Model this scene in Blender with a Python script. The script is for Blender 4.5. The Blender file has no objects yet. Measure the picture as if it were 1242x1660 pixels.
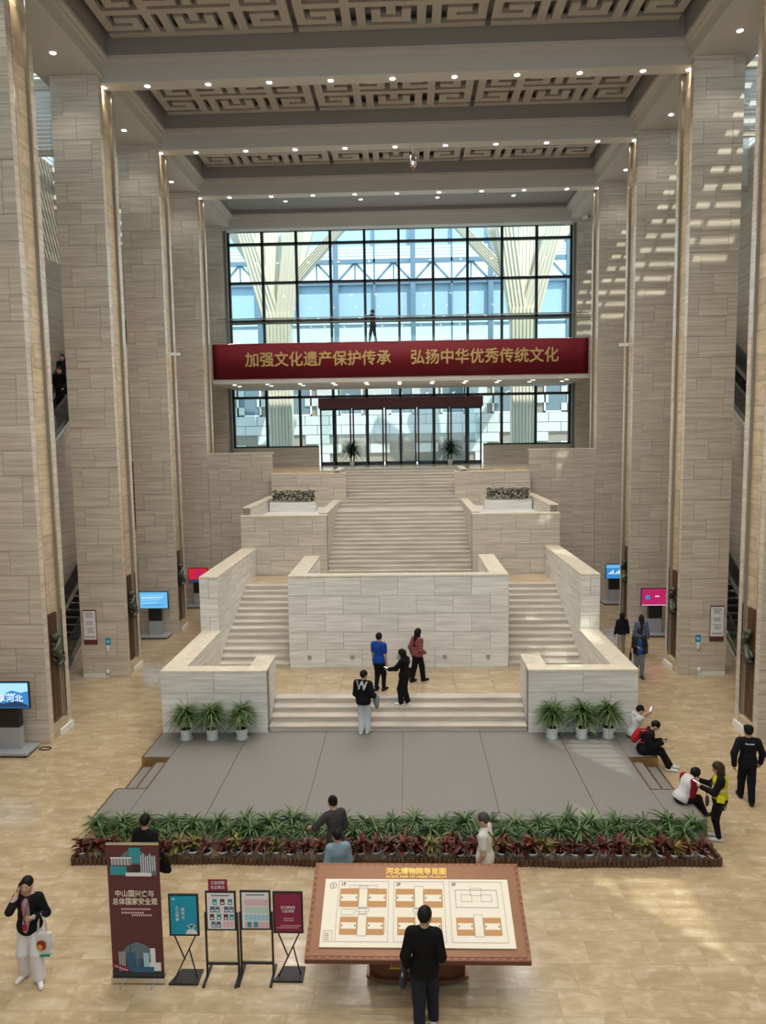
import bpy, bmesh, math, random
import numpy as np
from mathutils import Vector, Matrix
from mathutils.bvhtree import BVHTree

SC = bpy.context.scene
COL = SC.collection
R = random.Random(7)
PI = math.pi

# ------------------------------------------------------------------ camera
FPX, PITCH, YAW, ROLL = 1182.4, 0.101195, 0.0332575, -0.0144697
CAM = Vector((0.331, 0.0, 8.4))
_f = Vector((-math.sin(YAW)*math.cos(PITCH), math.cos(YAW)*math.cos(PITCH), -math.sin(PITCH)))
_r0 = Vector((math.cos(YAW), math.sin(YAW), 0)); _u0 = _r0.cross(_f)
_r = math.cos(ROLL)*_r0 + math.sin(ROLL)*_u0
_u = -math.sin(ROLL)*_r0 + math.cos(ROLL)*_u0
cd = bpy.data.cameras.new('camera'); cam = bpy.data.objects.new('camera', cd); COL.objects.link(cam)
cd.sensor_fit = 'HORIZONTAL'; cd.sensor_width = 36.0; cd.lens = FPX/1242*36; cd.clip_end = 500
cam.matrix_world = Matrix(((_r.x, _u.x, -_f.x, CAM.x), (_r.y, _u.y, -_f.y, CAM.y), (_r.z, _u.z, -_f.z, CAM.z), (0, 0, 0, 1)))
SC.camera = cam

# ------------------------------------------------------------------ view, world, sun
SC.view_settings.view_transform = 'Standard'; SC.view_settings.look = 'None'
SC.view_settings.gamma = 1.0; SC.view_settings.use_curve_mapping = False
SC.view_settings.exposure = 0.55
SKY_STRENGTH, SUN_STRENGTH = 1.5, 5.6
LAMP_W, GRAZE_W = 330.0, 95.0            # ceiling downlights; the ones over the pillar recesses
world = bpy.data.worlds.new('sky'); SC.world = world; world.use_nodes = True
nt = world.node_tree; bg = nt.nodes['Background']
bg.inputs[0].default_value = (0.62, 0.86, 1.0, 1); bg.inputs[1].default_value = SKY_STRENGTH
sl = bpy.data.lights.new('sun', 'SUN'); sl.energy = SUN_STRENGTH; sl.angle = math.radians(0.53); sl.color = (1, .90, .76)
sun = bpy.data.objects.new('sun', sl); COL.objects.link(sun)
sun.rotation_euler = Vector((-.39, .50, -1.0)).to_track_quat('-Z', 'Y').to_euler()
sun.location = (20, -20, 40)

def portal(name, loc, rot, sx, sy):
    l = bpy.data.lights.new(name, 'AREA'); l.shape = 'RECTANGLE'; l.size = sx; l.size_y = sy
    l.cycles.is_portal = True
    o = bpy.data.objects.new(name, l); o.location = loc; o.rotation_euler = rot; COL.objects.link(o)
portal('portal_far_window', (0, 43.7, 14), (-PI/2, 0, 0), 20, 13)
portal('portal_fill_window', (0, -7.6, 14), (PI/2, 0, 0), 19, 12)  # guides sky light through the added opening behind the camera
for s in (-1, 1): portal('portal_skylight', (s*13.05, 18, 22.3), (0, 0, 0), 2.9, 52)

# ------------------------------------------------------------------ helpers
def new_obj(name, mesh, m=None, parent=None, loc=None, rot=None, scale=None):
    o = bpy.data.objects.new(name, mesh); COL.objects.link(o)
    if m is not None and mesh is not None:
        if not mesh.materials: mesh.materials.append(m)
        elif mesh.materials[0] is not m:
            o.material_slots[0].link = 'OBJECT'; o.material_slots[0].material = m
    if parent is not None: o.parent = parent
    if loc is not None: o.location = loc
    if rot is not None: o.rotation_euler = rot
    if scale is not None: o.scale = scale
    return o

def tag(o, label=None, cat=None, group=None, kind=None):
    if label: o['label'] = label
    if cat: o['category'] = cat
    if group: o['group'] = group
    if kind: o['kind'] = kind
    return o

def thing(name, label, cat, loc=(0, 0, 0), rz=0.0, group=None):
    o = bpy.data.objects.new(name, None); COL.objects.link(o); o.empty_display_size = .2
    o.location = loc; o.rotation_euler = (0, 0, rz)
    return tag(o, label, cat, group)

def struct(name, label, parent=None):
    o = bpy.data.objects.new(name, None); COL.objects.link(o); o.empty_display_size = .2
    o['label'] = label; o['kind'] = 'structure'
    return o

class MB:
    """collects simple shapes into one mesh"""
    def __init__(s): s.v = []; s.f = []
    def add(s, v, f):
        n = len(s.v); s.v += [tuple(p) for p in v]; s.f += [tuple(i+n for i in q) for q in f]; return s
    def box(s, x0, x1, y0, y1, z0, z1):
        return s.add([(x0,y0,z0),(x1,y0,z0),(x1,y1,z0),(x0,y1,z0),(x0,y0,z1),(x1,y0,z1),(x1,y1,z1),(x0,y1,z1)],
                     [(3,2,1,0),(4,5,6,7),(0,1,5,4),(1,2,6,5),(2,3,7,6),(3,0,4,7)])
    def bar(s, a, b, w, h=None, up=(0, 0, 1)):
        a, b = Vector(a), Vector(b); h = w if h is None else h; d = (b-a).normalized(); up = Vector(up)
        if abs(d.dot(up)) > .99: up = Vector((0, 1, 0))
        x = d.cross(up).normalized()*w/2; y = x.cross(d).normalized()*h/2
        v = [a-x-y, a+x-y, a+x+y, a-x+y, b-x-y, b+x-y, b+x+y, b-x+y]
        return s.add(v, [(3,2,1,0),(4,5,6,7),(0,1,5,4),(1,2,6,5),(2,3,7,6),(3,0,4,7)])
    def tube(s, pts, r, n=8, closed=False):
        pts = [Vector(p) for p in pts]; m = len(pts); rs = r if isinstance(r, (list, tuple)) else [r]*m
        v = []; f = []; ref = None
        for i, p in enumerate(pts):
            d = (pts[min(i+1, m-1)] - pts[max(i-1, 0)]).normalized()
            if ref is None:
                ref = Vector((0, 0, 1)) if abs(d.z) < .9 else Vector((1, 0, 0))
            x = d.cross(ref).normalized(); y = x.cross(d).normalized(); ref = y
            for k in range(n):
                a = 2*PI*k/n; v.append(p + (x*math.cos(a) + y*math.sin(a))*rs[i])
        for i in range(m-1):
            for k in range(n):
                f.append((i*n+k, i*n+(k+1) % n, (i+1)*n+(k+1) % n, (i+1)*n+k))
        f.append(tuple(range(n-1, -1, -1))); f.append(tuple((m-1)*n+k for k in range(n)))
        return s.add(v, f)
    def lathe(s, prof, n=16, c=(0, 0, 0)):
        v = []; f = []; m = len(prof)
        for r, z in prof:
            for k in range(n):
                a = 2*PI*k/n; v.append((c[0]+r*math.cos(a), c[1]+r*math.sin(a), c[2]+z))
        for i in range(m-1):
            for k in range(n):
                f.append((i*n+k, i*n+(k+1) % n, (i+1)*n+(k+1) % n, (i+1)*n+k))
        f.append(tuple(range(n-1, -1, -1))); f.append(tuple((m-1)*n+k for k in range(n)))
        return s.add(v, f)
    def prism(s, poly, d0, d1, axis='y'):
        n = len(poly); P = {'y': lambda a, b, d: (a, d, b), 'x': lambda a, b, d: (d, a, b), 'z': lambda a, b, d: (a, b, d)}[axis]
        v = [P(a, b, d0) for a, b in poly] + [P(a, b, d1) for a, b in poly]
        f = [tuple(range(n)), tuple(range(2*n-1, n-1, -1))] + [(i, i+n, (i+1) % n+n, (i+1) % n) for i in range(n)]
        return s.add(v, f)
    def quad(s, a, b, c, d): return s.add([a, b, c, d], [(0, 1, 2, 3)])
    def mesh(s, name='mesh', smooth=False, fix=True):
        me = bpy.data.meshes.new(name); me.from_pydata(s.v, [], s.f)
        if fix:
            bm = bmesh.new(); bm.from_mesh(me); bmesh.ops.recalc_face_normals(bm, faces=bm.faces[:]); bm.to_mesh(me); bm.free()
        if smooth: me.polygons.foreach_set('use_smooth', [True]*len(me.polygons))
        me.update(); return me
    def obj(s, name, m, parent=None, smooth=False, **k):
        return new_obj(name, s.mesh(name, smooth), m, parent, **k)

def smooth_by_angle(me, deg=35):
    bm = bmesh.new(); bm.from_mesh(me)
    for e in bm.edges:
        e.smooth = not (len(e.link_faces) == 2 and e.calc_face_angle(0) > math.radians(deg))
    for f in bm.faces: f.smooth = True
    bm.to_mesh(me); bm.free(); return me

# ------------------------------------------------------------------ materials
def srgb(r, g, b):
    f = lambda c: (c/255/12.92) if c/255 <= .04045 else ((c/255+.055)/1.055)**2.4
    return (f(r), f(g), f(b), 1)

def mat(name, col, rough=.6, metal=0.0, spec=.5, emit=None, es=1.0, bump=None, var=None):
    m = bpy.data.materials.new(name); m.use_nodes = True; n = m.node_tree; b = n.nodes['Principled BSDF']
    b.inputs['Base Color'].default_value = col; b.inputs['Roughness'].default_value = rough
    b.inputs['Metallic'].default_value = metal; b.inputs['Specular IOR Level'].default_value = spec
    if emit: b.inputs['Emission Color'].default_value = emit; b.inputs['Emission Strength'].default_value = es
    if var or bump:
        g = n.nodes.new('ShaderNodeNewGeometry'); no = n.nodes.new('ShaderNodeTexNoise')
        sc = (var or bump)[0]; no.inputs['Scale'].default_value = sc; no.inputs['Detail'].default_value = 4
        n.links.new(g.outputs['Position'], no.inputs['Vector'])
        if var:
            mx = n.nodes.new('ShaderNodeMixRGB'); mx.blend_type = 'MIX'
            mx.inputs[1].default_value = tuple(c*(1-var[1]) for c in col[:3])+(1,)
            mx.inputs[2].default_value = tuple(min(1, c*(1+var[1])) for c in col[:3])+(1,)
            n.links.new(no.outputs['Fac'], mx.inputs[0]); n.links.new(mx.outputs[0], b.inputs['Base Color'])
        if bump:
            bp = n.nodes.new('ShaderNodeBump'); bp.inputs['Strength'].default_value = bump[1]; bp.inputs['Distance'].default_value = .01
            n.links.new(no.outputs['Fac'], bp.inputs['Height']); n.links.new(bp.outputs[0], b.inputs['Normal'])
    return m

def stone(name, light, dark, rough=.35, vz=7.0, vxy=.35, spec=.5, contrast=(.34, .66), rnd=.10):
    """banded travertine: long thin horizontal veins, a little different on every slab"""
    m = bpy.data.materials.new(name); m.use_nodes = True; n = m.node_tree; b = n.nodes['Principled BSDF']; L = n.links.new
    g = n.nodes.new('ShaderNodeNewGeometry'); oi = n.nodes.new('ShaderNodeObjectInfo')
    mp = n.nodes.new('ShaderNodeMapping'); mp.inputs['Scale'].default_value = (vxy, vxy, vz)
    mul = n.nodes.new('ShaderNodeVectorMath'); mul.operation = 'MULTIPLY'; mul.inputs[1].default_value = (31, 17, 43)
    cm = n.nodes.new('ShaderNodeCombineXYZ')
    for i in range(3): L(oi.outputs['Random'], cm.inputs[i])
    L(cm.outputs[0], mul.inputs[0]); L(g.outputs['Position'], mp.inputs['Vector'])
    ad = n.nodes.new('ShaderNodeVectorMath'); ad.operation = 'ADD'; L(mp.outputs[0], ad.inputs[0]); L(mul.outputs[0], ad.inputs[1])
    no = n.nodes.new('ShaderNodeTexNoise'); no.inputs['Scale'].default_value = 1.6; no.inputs['Detail'].default_value = 5
    no.inputs['Distortion'].default_value = .25; L(ad.outputs[0], no.inputs['Vector'])
    rp = n.nodes.new('ShaderNodeValToRGB'); e = rp.color_ramp.elements
    e[0].position = contrast[0]; e[0].color = dark; e[1].position = contrast[1]; e[1].color = light
    L(no.outputs['Fac'], rp.inputs[0])
    hs = n.nodes.new('ShaderNodeHueSaturation'); mr = n.nodes.new('ShaderNodeMapRange')
    mr.inputs[3].default_value = 1-rnd; mr.inputs[4].default_value = 1+rnd*.6
    L(oi.outputs['Random'], mr.inputs[0]); L(mr.outputs[0], hs.inputs['Value']); L(rp.outputs[0], hs.inputs['Color'])
    L(hs.outputs[0], b.inputs['Base Color']); b.inputs['Roughness'].default_value = rough; b.inputs['Specular IOR Level'].default_value = spec
    return m

def marble(name, cols, rough=.12, scale=.9, spec=.5, rnd=.10):
    """beige floor marble: cloudy patches with pale streaks, tone differs tile by tile"""
    m = bpy.data.materials.new(name); m.use_nodes = True; n = m.node_tree; b = n.nodes['Principled BSDF']; L = n.links.new
    g = n.nodes.new('ShaderNodeNewGeometry'); oi = n.nodes.new('ShaderNodeObjectInfo')
    vor = n.nodes.new('ShaderNodeVectorMath'); vor.operation = 'MULTIPLY'; vor.inputs[1].default_value = (37, 19, 0)
    cm = n.nodes.new('ShaderNodeCombineXYZ')
    for i in range(3): L(oi.outputs['Random'], cm.inputs[i])
    L(cm.outputs[0], vor.inputs[0])
    ad = n.nodes.new('ShaderNodeVectorMath'); ad.operation = 'ADD'; L(g.outputs['Position'], ad.inputs[0]); L(vor.outputs[0], ad.inputs[1])
    mp = n.nodes.new('ShaderNodeMapping'); mp.inputs['Rotation'].default_value = (0, 0, .5); mp.inputs['Scale'].default_value = (scale*1.0, scale*2.6, 1)
    L(ad.outputs[0], mp.inputs['Vector'])
    no = n.nodes.new('ShaderNodeTexNoise'); no.inputs['Scale'].default_value = 1.5; no.inputs['Detail'].default_value = 7; no.inputs['Roughness'].default_value = .62; no.inputs['Distortion'].default_value = .6
    L(mp.outputs[0], no.inputs['Vector'])
    rp = n.nodes.new('ShaderNodeValToRGB'); rp.color_ramp.elements[0].position = .3; rp.color_ramp.elements[0].color = cols[0]
    rp.color_ramp.elements[1].position = .75; rp.color_ramp.elements[1].color = cols[2]
    q = rp.color_ramp.elements.new(.52); q.color = cols[1]
    fl_ = n.nodes.new('ShaderNodeTexNoise'); fl_.inputs['Scale'].default_value = 5.5; fl_.inputs['Detail'].default_value = 3; L(ad.outputs[0], fl_.inputs['Vector'])
    sp_ = n.nodes.new('ShaderNodeMapRange'); sp_.inputs[1].default_value = .55; sp_.inputs[2].default_value = .78; sp_.inputs[4].default_value = .22; L(fl_.outputs['Fac'], sp_.inputs[0])
    ad2 = n.nodes.new('ShaderNodeMath'); ad2.operation = 'ADD'; L(no.outputs['Fac'], ad2.inputs[0]); L(sp_.outputs[0], ad2.inputs[1]); L(ad2.outputs[0], rp.inputs[0])
    hs = n.nodes.new('ShaderNodeHueSaturation'); mr = n.nodes.new('ShaderNodeMapRange')
    mr.inputs[3].default_value = 1-rnd; mr.inputs[4].default_value = 1+rnd*.5
    L(oi.outputs['Random'], mr.inputs[0]); L(mr.outputs[0], hs.inputs['Value']); L(rp.outputs[0], hs.inputs['Color'])
    L(hs.outputs[0], b.inputs['Base Color']); b.inputs['Roughness'].default_value = rough; b.inputs['Specular IOR Level'].default_value = spec
    return m

def glass(name, tint=(1, 1, 1, 1), gloss=.07):
    m = bpy.data.materials.new(name); m.use_nodes = True; n = m.node_tree; n.nodes.clear(); L = n.links.new
    o = n.nodes.new('ShaderNodeOutputMaterial'); mx = n.nodes.new('ShaderNodeMixShader'); t = n.nodes.new('ShaderNodeBsdfTransparent')
    g = n.nodes.new('ShaderNodeBsdfGlossy'); g.inputs['Roughness'].default_value = .03; t.inputs[0].default_value = tint
    mx.inputs[0].default_value = gloss; L(t.outputs[0], mx.inputs[1]); L(g.outputs[0], mx.inputs[2]); L(mx.outputs[0], o.inputs[0])
    return m

def wood(name, a, b_, scale=(9, 9, .6), rough=.45):
    m = bpy.data.materials.new(name); m.use_nodes = True; n = m.node_tree; b = n.nodes['Principled BSDF']; L = n.links.new
    g = n.nodes.new('ShaderNodeNewGeometry'); mp = n.nodes.new('ShaderNodeMapping'); mp.inputs['Scale'].default_value = scale
    no = n.nodes.new('ShaderNodeTexNoise'); no.inputs['Scale'].default_value = 1.5; no.inputs['Detail'].default_value = 5
    L(g.outputs['Position'], mp.inputs['Vector']); L(mp.outputs[0], no.inputs['Vector'])
    rp = n.nodes.new('ShaderNodeValToRGB'); rp.color_ramp.elements[0].position = .35; rp.color_ramp.elements[0].color = a
    rp.color_ramp.elements[1].position = .68; rp.color_ramp.elements[1].color = b_
    L(no.outputs['Fac'], rp.inputs[0]); L(rp.outputs[0], b.inputs['Base Color']); b.inputs['Roughness'].default_value = rough
    return m

ST_L, ST_D = (.70, .62, .52, 1), (.50, .43, .35, 1)
M = dict(
    stone=stone('pillar travertine', ST_L, ST_D, .32, rnd=.055, vz=8),
    recess=stone('recess travertine', (.66, .54, .37, 1), (.47, .37, .24, 1), .4, vz=5, vxy=.8),
    stair=stone('stair travertine', (.85, .84, .805, 1), (.63, .615, .58, 1), .4, vz=10, vxy=.5, rnd=.06),
    step=stone('step travertine', (.68, .62, .54, 1), (.50, .45, .385, 1), .4, vz=9, vxy=.5, rnd=.05),
    coping=stone('coping travertine', (.84, .77, .64, 1), (.70, .62, .49, 1), .3, vz=3, vxy=2.5),
    core=mat('joint mortar', (.27, .235, .195, 1), .8),  # dark mortar backing that shows in the joints between slabs
    floor=marble('beige floor marble', ((.41, .305, .18, 1), (.51, .39, .24, 1), (.64, .53, .38, 1)), .16, rnd=.06),
    floor_joint=mat('floor joint', (.40, .305, .195, 1), .6),
    carpet=mat('grey carpet', (.235, .225, .21, 1), .55, spec=.35, var=(.7, .06)),
    brass=mat('brass edge', (.40, .27, .13, 1), .35, 1.0),
    ceil=mat('painted ceiling', (.61, .575, .53, 1), .75, spec=.2),
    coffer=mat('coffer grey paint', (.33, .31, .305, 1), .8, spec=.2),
    fret=mat('fretwork plaster', (.52, .48, .43, 1), .75, spec=.2),
    black=mat('black metal', (.012, .012, .013, 1), .45),
    frame=mat('window frame anthracite', (.022, .026, .03, 1), .4),
    kioskgrey=mat('kiosk grey', (.36, .38, .41, 1), .4),
    steel=mat('polished steel', (.75, .75, .74, 1), .15, 1.0),
    white=mat('white paint', (.80, .80, .78, 1), .4),
    whiteplastic=mat('white plastic', (.78, .79, .80, 1), .3),
    lamp=mat('lamp lens', (1, 1, 1, 1), .4, emit=(1, .93, .82, 1), es=22),
    glass=glass('window glass', (.90, .97, .98, 1), .06),
    rail=glass('railing glass', (.93, .97, .95, 1), .06),
    wood=wood('dark wood panel', (.045, .022, .012, 1), (.13, .06, .03, 1)),
    bronze=mat('aged bronze', (.10, .115, .085, 1), .5, .6, bump=(30, .6)),
    copper=mat('copper bronze', (.225, .105, .055, 1), .34, .4, var=(2.5, .12)),
    copper_dark=mat('dark copper border', (.17, .07, .04, 1), .4, .5, var=(25, .35)),
    gold=mat('gold lettering', (.72, .47, .11, 1), .35, .6),
    goldflat=mat('gold print', (.50, .35, .12, 1), .6),
    cream=mat('cream map board', (.86, .80, .66, 1), .5),
    tan=mat('map tan', (.55, .28, .10, 1), .6),
    ink=mat('printed black', (.03, .03, .03, 1), .6),
    grey=mat('printed grey', (.32, .32, .32, 1), .6),
    bannerred=mat('crimson banner cloth', (.135, .004, .010, 1), .7, spec=.25),
    maroon=mat('maroon print', (.115, .03, .035, 1), .55),
    crimson=mat('crimson print', (.27, .012, .07, 1), .5),
    bluep=mat('cyan blue print', (.0, .33, .52, 1), .5),
    paper=mat('poster white', (.82, .82, .86, 1), .5),
    pink=mat('print pink', (.80, .52, .58, 1), .6), mint=mat('print mint', (.55, .74, .66, 1), .6), sky=mat('print sky', (.38, .66, .80, 1), .6),
    teal=mat('print teal', (.03, .32, .38, 1), .6), bluegrey=mat('print slate', (.14, .19, .23, 1), .6), steelblue=mat('print steel blue', (.04, .13, .25, 1), .6),
    potwhite=mat('white glazed pot', (.80, .82, .84, 1), .25),
    soil=mat('soil', (.03, .02, .015, 1), .9),
    log=wood('edging log wood', (.05, .024, .013, 1), (.16, .075, .035, 1), (25, 25, 3), .7),
    treewood=mat('cream cladding', (.70, .63, .52, 1), .55),
    extblue=mat('outer blue grey panel', (.34, .49, .62, 1), .4),
    extsteel=mat('outer blue steel', (.14, .22, .31, 1), .4),
    extstone=mat('outer pale stone', (.52, .54, .54, 1), .7, var=(1.2, .12)),
    extglass=mat('outer glazing', (.42, .62, .76, 1), .15),
    escal=mat('escalator dark', (.03, .03, .032, 1), .35, .3),
    escglass=glass('escalator glass', (.55, .58, .6, 1), .10),
)
# ------------------------------------------------------------------ structure dimensions (metres; camera stands at y = 0)
PX, PW, PD = 9.744, 1.63, 1.35           # pillar: hall-side face, width, depth
PY = [19.388 + 5.765*i for i in range(-4, 5)]   # front faces of the pillar pairs; index 4 is the first pair in view
ZC = 20.5                                # soffit
YW = 43.95                               # far window wall
ZU = 6.8                                 # upper floor
XW = 14.5                                # side walls

UNIT = MB().box(-.5, .5, -.5, .5, -.5, .5).mesh('slab'); UNIT.materials.append(M['stone'])
def slab(name, m, parent, x0, x1, y0, y1, z0, z1):
    return new_obj(name, UNIT, m, parent, loc=((x0+x1)/2, (y0+y1)/2, (z0+z1)/2), scale=(abs(x1-x0), abs(y1-y0), abs(z1-z0)))

def clad(parent, face, pos, u0, u1, z0, z1, rowh, splits, m, th=.03, gap=.010, name='stone_panel'):
    """stone slabs on a vertical face: face '-y' '+x' ...; splits: list of fraction lists used row by row"""
    nrow = max(1, round((z1-z0)/rowh)); h = (z1-z0)/nrow; g = gap/2
    for k in range(nrow):
        fr = [0] + list(splits[k % len(splits)]) + [1]
        for a, b in zip(fr[:-1], fr[1:]):
            ua, ub = u0+(u1-u0)*a, u0+(u1-u0)*b
            d = th*(1+.06*R.uniform(-1, 1))
            za, zb = z0+k*h+g, z0+(k+1)*h-g
            if face == '-y': slab(name, m, parent, ua+g, ub-g, pos-d, pos, za, zb)
            elif face == '+y': slab(name, m, parent, ua+g, ub-g, pos, pos+d, za, zb)
            elif face == '+x': slab(name, m, parent, pos, pos+d, ua+g, ub-g, za, zb)
            elif face == '-x': slab(name, m, parent, pos-d, pos, ua+g, ub-g, za, zb)

# ------------------------------------------------------------------ floor
fl = struct('floor', 'polished beige marble floor of the hall laid in long tiles')
MB().box(-XW, XW, -8, YW, -.30, -.012).obj('floor_bed', M['floor_joint'], fl)
TR, TLn = .54, .92
cells = []
for r in range(int((YW-8.9)/TR)+1):
    y0 = 8.79+r*TR; y1 = min(y0+TR, YW); off = (r*.37 % 1)*TLn
    c = -15
    while c*TLn+off < XW:
        x0, x1 = max(-XW, c*TLn+off), min(XW, (c+1)*TLn+off); c += 1
        if x1-x0 < .05: continue
        if y0 > 15 and y1 < 19 and abs(x0) < 5.7 and abs(x1) < 5.7: continue
        if y0 > 19.3 and abs(x0) < 6.4 and abs(x1) < 6.4: continue
        cells.append((x0, x1, y0, y1))
def seen(c):
    d = c[2]; xm = (c[0]+c[1])/2
    return d > 9.2 and abs(xm-.33+.033*d) < .545*d+.6 and abs(xm) < 9.9
cells.sort(key=lambda c: (not seen(c), c[2], c[0]))
g = .0018
for c in cells[:298]:
    slab('tile', M['floor'], fl, c[0]+g*.5, c[1]-g*.5, c[2]+g, c[3]-g, -.012, 0)
m_ = MB()
for c in cells[298:]: m_.box(c[0]+g, c[1]-g, c[2]+g, c[3]-g, -.012, 0)
m_.box(-XW, XW, -8, 8.79, -.012, 0)
tag(m_.obj('tile_field', M['floor'], fl), kind='stuff')

# ------------------------------------------------------------------ pillars
SPL_F = [[.24], [.78], [.22, .80], [.50]]
def pillar(s, i, full=True):
    yf = PY[i]; far = i == 8
    sd = 'left' if s < 0 else 'right'
    nm = {4: 'nearest', 5: 'second', 6: 'third', 7: 'fourth', 8: 'last, beside the tall window,'}.get(i, 'one standing beside or behind the viewer,')
    p = struct('pillar', 'tall travertine pillar, %s of the %s-hand row' % (nm, sd))
    xi = 10.03 if far else PX; xo = xi+PW; t = .03
    X = lambda a, b: (min(s*a, s*b), max(s*a, s*b))
    mb = MB()
    for (a, b, y0, y1) in ((xi+t, xo, yf+t, yf+.25), (xi+t+.12, xo, yf+.25, yf+1.10), (xi+t, xo, yf+1.10, yf+PD)):
        x0, x1 = X(a, b); mb.box(x0, x1, y0, y1, 0, ZC)
    mb.obj('core', M['core'] if full else M['stone'], p)
    if not full: return p
    u0, u1 = X(xi, xo)
    clad(p, '-y', yf+t, u0, u1, 0, ZC, .68, SPL_F, M['stone'])
    if far: return p
    fc = '-x' if s > 0 else '+x'
    clad(p, fc, s*(xi+t), yf, yf+.25, 0, ZC, .68, [[]], M['stone'])
    clad(p, fc, s*(xi+t), yf+1.10, yf+PD, 0, ZC, .68, [[]], M['stone'])
    clad(p, fc, s*(xi+t+.12), yf+.25, yf+1.10, .42, ZC, .68, [[], [.5]], M['recess'], name='recess_panel')
    for y in (yf+.252, yf+1.098):
        x0, x1 = X(xi-.004, xi+.02); MB().box(x0, x1, y-.012, y+.012, 0.3, ZC).obj('edge_trim', M['steel'], p)
    # white plinth at the foot of the recess, curling round the rear flange
    x0, x1 = X(xi-.06, xi+.14); MB().box(x0, x1, yf+.60, yf+1.34, 0, .17).obj('plinth', M['white'], p)
    x0, x1 = X(xi+.005, xi+.13); MB().box(x0, x1, yf+.262, yf+1.09, .0, .40).obj('plinth', M['recess'], p)
    # dark wooden board in the recess
    w = MB()
    for k in range(3):
        ya = yf+.30+k*.2; x0, x1 = X(xi+.05, xi+.125); w.box(x0, x1, ya, ya+.192, .5, 3.57)
    w.obj('wood_board', M['wood'], p)
    return p
for s in (-1, 1):
    for i in range(0, 9): pillar(s, i, full=i >= 4)

# ------------------------------------------------------------------ ceiling
cl = struct('ceiling', 'coffered ceiling with cross beams and fretwork panels above the hall')
for s in (-1, 1):
    x0, x1 = sorted((s*9.65, s*11.6)); MB().box(x0, x1, -8, YW, ZC, ZC+.4).obj('side_soffit', M['ceil'], cl)
    x0, x1 = sorted((s*11.6, s*11.75)); MB().box(x0, x1, -8, YW, ZC, 23.0).obj('skylight_kerb', M['ceil'], cl)
FQ = ["#############", "......#.#....", "#####.#.#.###", "#...#.#.#.#..", "#.###.#.#.#.#", "#.....#.#...#", "#############",
      "#.....#......", "#.###.#####.#", "#.#...#...#.#", "#.#####.###.#"]      # lower left quarter, bottom row first
def fret_mesh():
    full = FQ + FQ[::-1][1:]
    grid = [r + r[::-1][1:] for r in full]; ny, nx = len(grid), len(grid[0])
    def edges(n, L):                                  # bars on the even places, narrower gaps on the odd ones
        u = L/((n+1)//2+.66*(n//2)); e = [0.0]
        for k in range(n): e.append(e[-1]+(u if k % 2 == 0 else .66*u))
        return [x-L/2 for x in e]
    W, D, T = 6.02, 4.50, .17; ex, ey = edges(nx, W), edges(ny, D)
    on = lambda i, j: 0 <= i < nx and 0 <= j < ny and grid[j][i] == '#'
    v = {}; vs = []; fs = []
    def vi(i, j, k):
        key = (i, j, k)
        if key not in v: v[key] = len(vs); vs.append((ex[i], ey[j], k*T))
        return v[key]
    for j in range(ny):
        for i in range(nx):
            if not on(i, j): continue
            fs.append((vi(i, j+1, 0), vi(i+1, j+1, 0), vi(i+1, j, 0), vi(i, j, 0)))
            fs.append((vi(i, j, 1), vi(i+1, j, 1), vi(i+1, j+1, 1), vi(i, j+1, 1)))
            if not on(i-1, j): fs.append((vi(i, j, 0), vi(i, j, 1), vi(i, j+1, 1), vi(i, j+1, 0)))
            if not on(i+1, j): fs.append((vi(i+1, j, 0), vi(i+1, j+1, 0), vi(i+1, j+1, 1), vi(i+1, j, 1)))
            if not on(i, j-1): fs.append((vi(i, j, 0), vi(i+1, j, 0), vi(i+1, j, 1), vi(i, j, 1)))
            if not on(i, j+1): fs.append((vi(i, j+1, 0), vi(i, j+1, 1), vi(i+1, j+1, 1), vi(i+1, j+1, 0)))
    me = bpy.data.meshes.new('fretwork'); me.from_pydata(vs, [], fs); me.update(); return me
FRET = fret_mesh()
def ring(mb, x, y0, y1, w, z0, z1):
    """rectangular frame whose outer edge is +-x, y0..y1"""
    mb.box(-x, -x+w, y0, y1, z0, z1); mb.box(x-w, x, y0, y1, z0, z1)
    mb.box(-x+w, x-w, y0, y0+w, z0, z1); mb.box(-x+w, x-w, y1-w, y1, z0, z1)
for i in range(0, 9):
    yb = PY[i]
    if i < 8 or True:
        MB().box(-9.9, 9.9, yb+.30, yb+.90, 20.37, 20.92).obj('beam', M['ceil'], cl)
for i in range(-1, 8):
    y0 = (PY[i]+.90) if i >= 0 else -8.0; y1 = PY[i+1]+.30
    if y1-y0 < 1.5: continue
    mb = MB(); ring(mb, 9.66, y0, y1, .14, 20.9, 20.98); ring(mb, 9.66, y0, y1, .26, 20.98, 21.10); mb.obj('coffer_moulding', M['ceil'], cl)
    mb = MB(); ring(mb, 9.7, y0-.04, y1+.04, .28, 21.10, 22.1); mb.box(-9.66, 9.66, y0, y1, 22.0, 22.1); mb.obj('coffer_box', M['coffer'], cl)
    if i < 7 and y1-y0 > 4.6:
        for k in (-1, 0, 1):
            new_obj('fretwork_panel', FRET, M['fret'], cl, loc=(k*6.2, y1-.25-2.26, 21.62))
    elif i == 7:
        MB().box(-9.4, 9.4, y0+.3, y1-.3, 21.30, 21.38).obj('ceiling_board', M['coffer'], cl)

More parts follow.
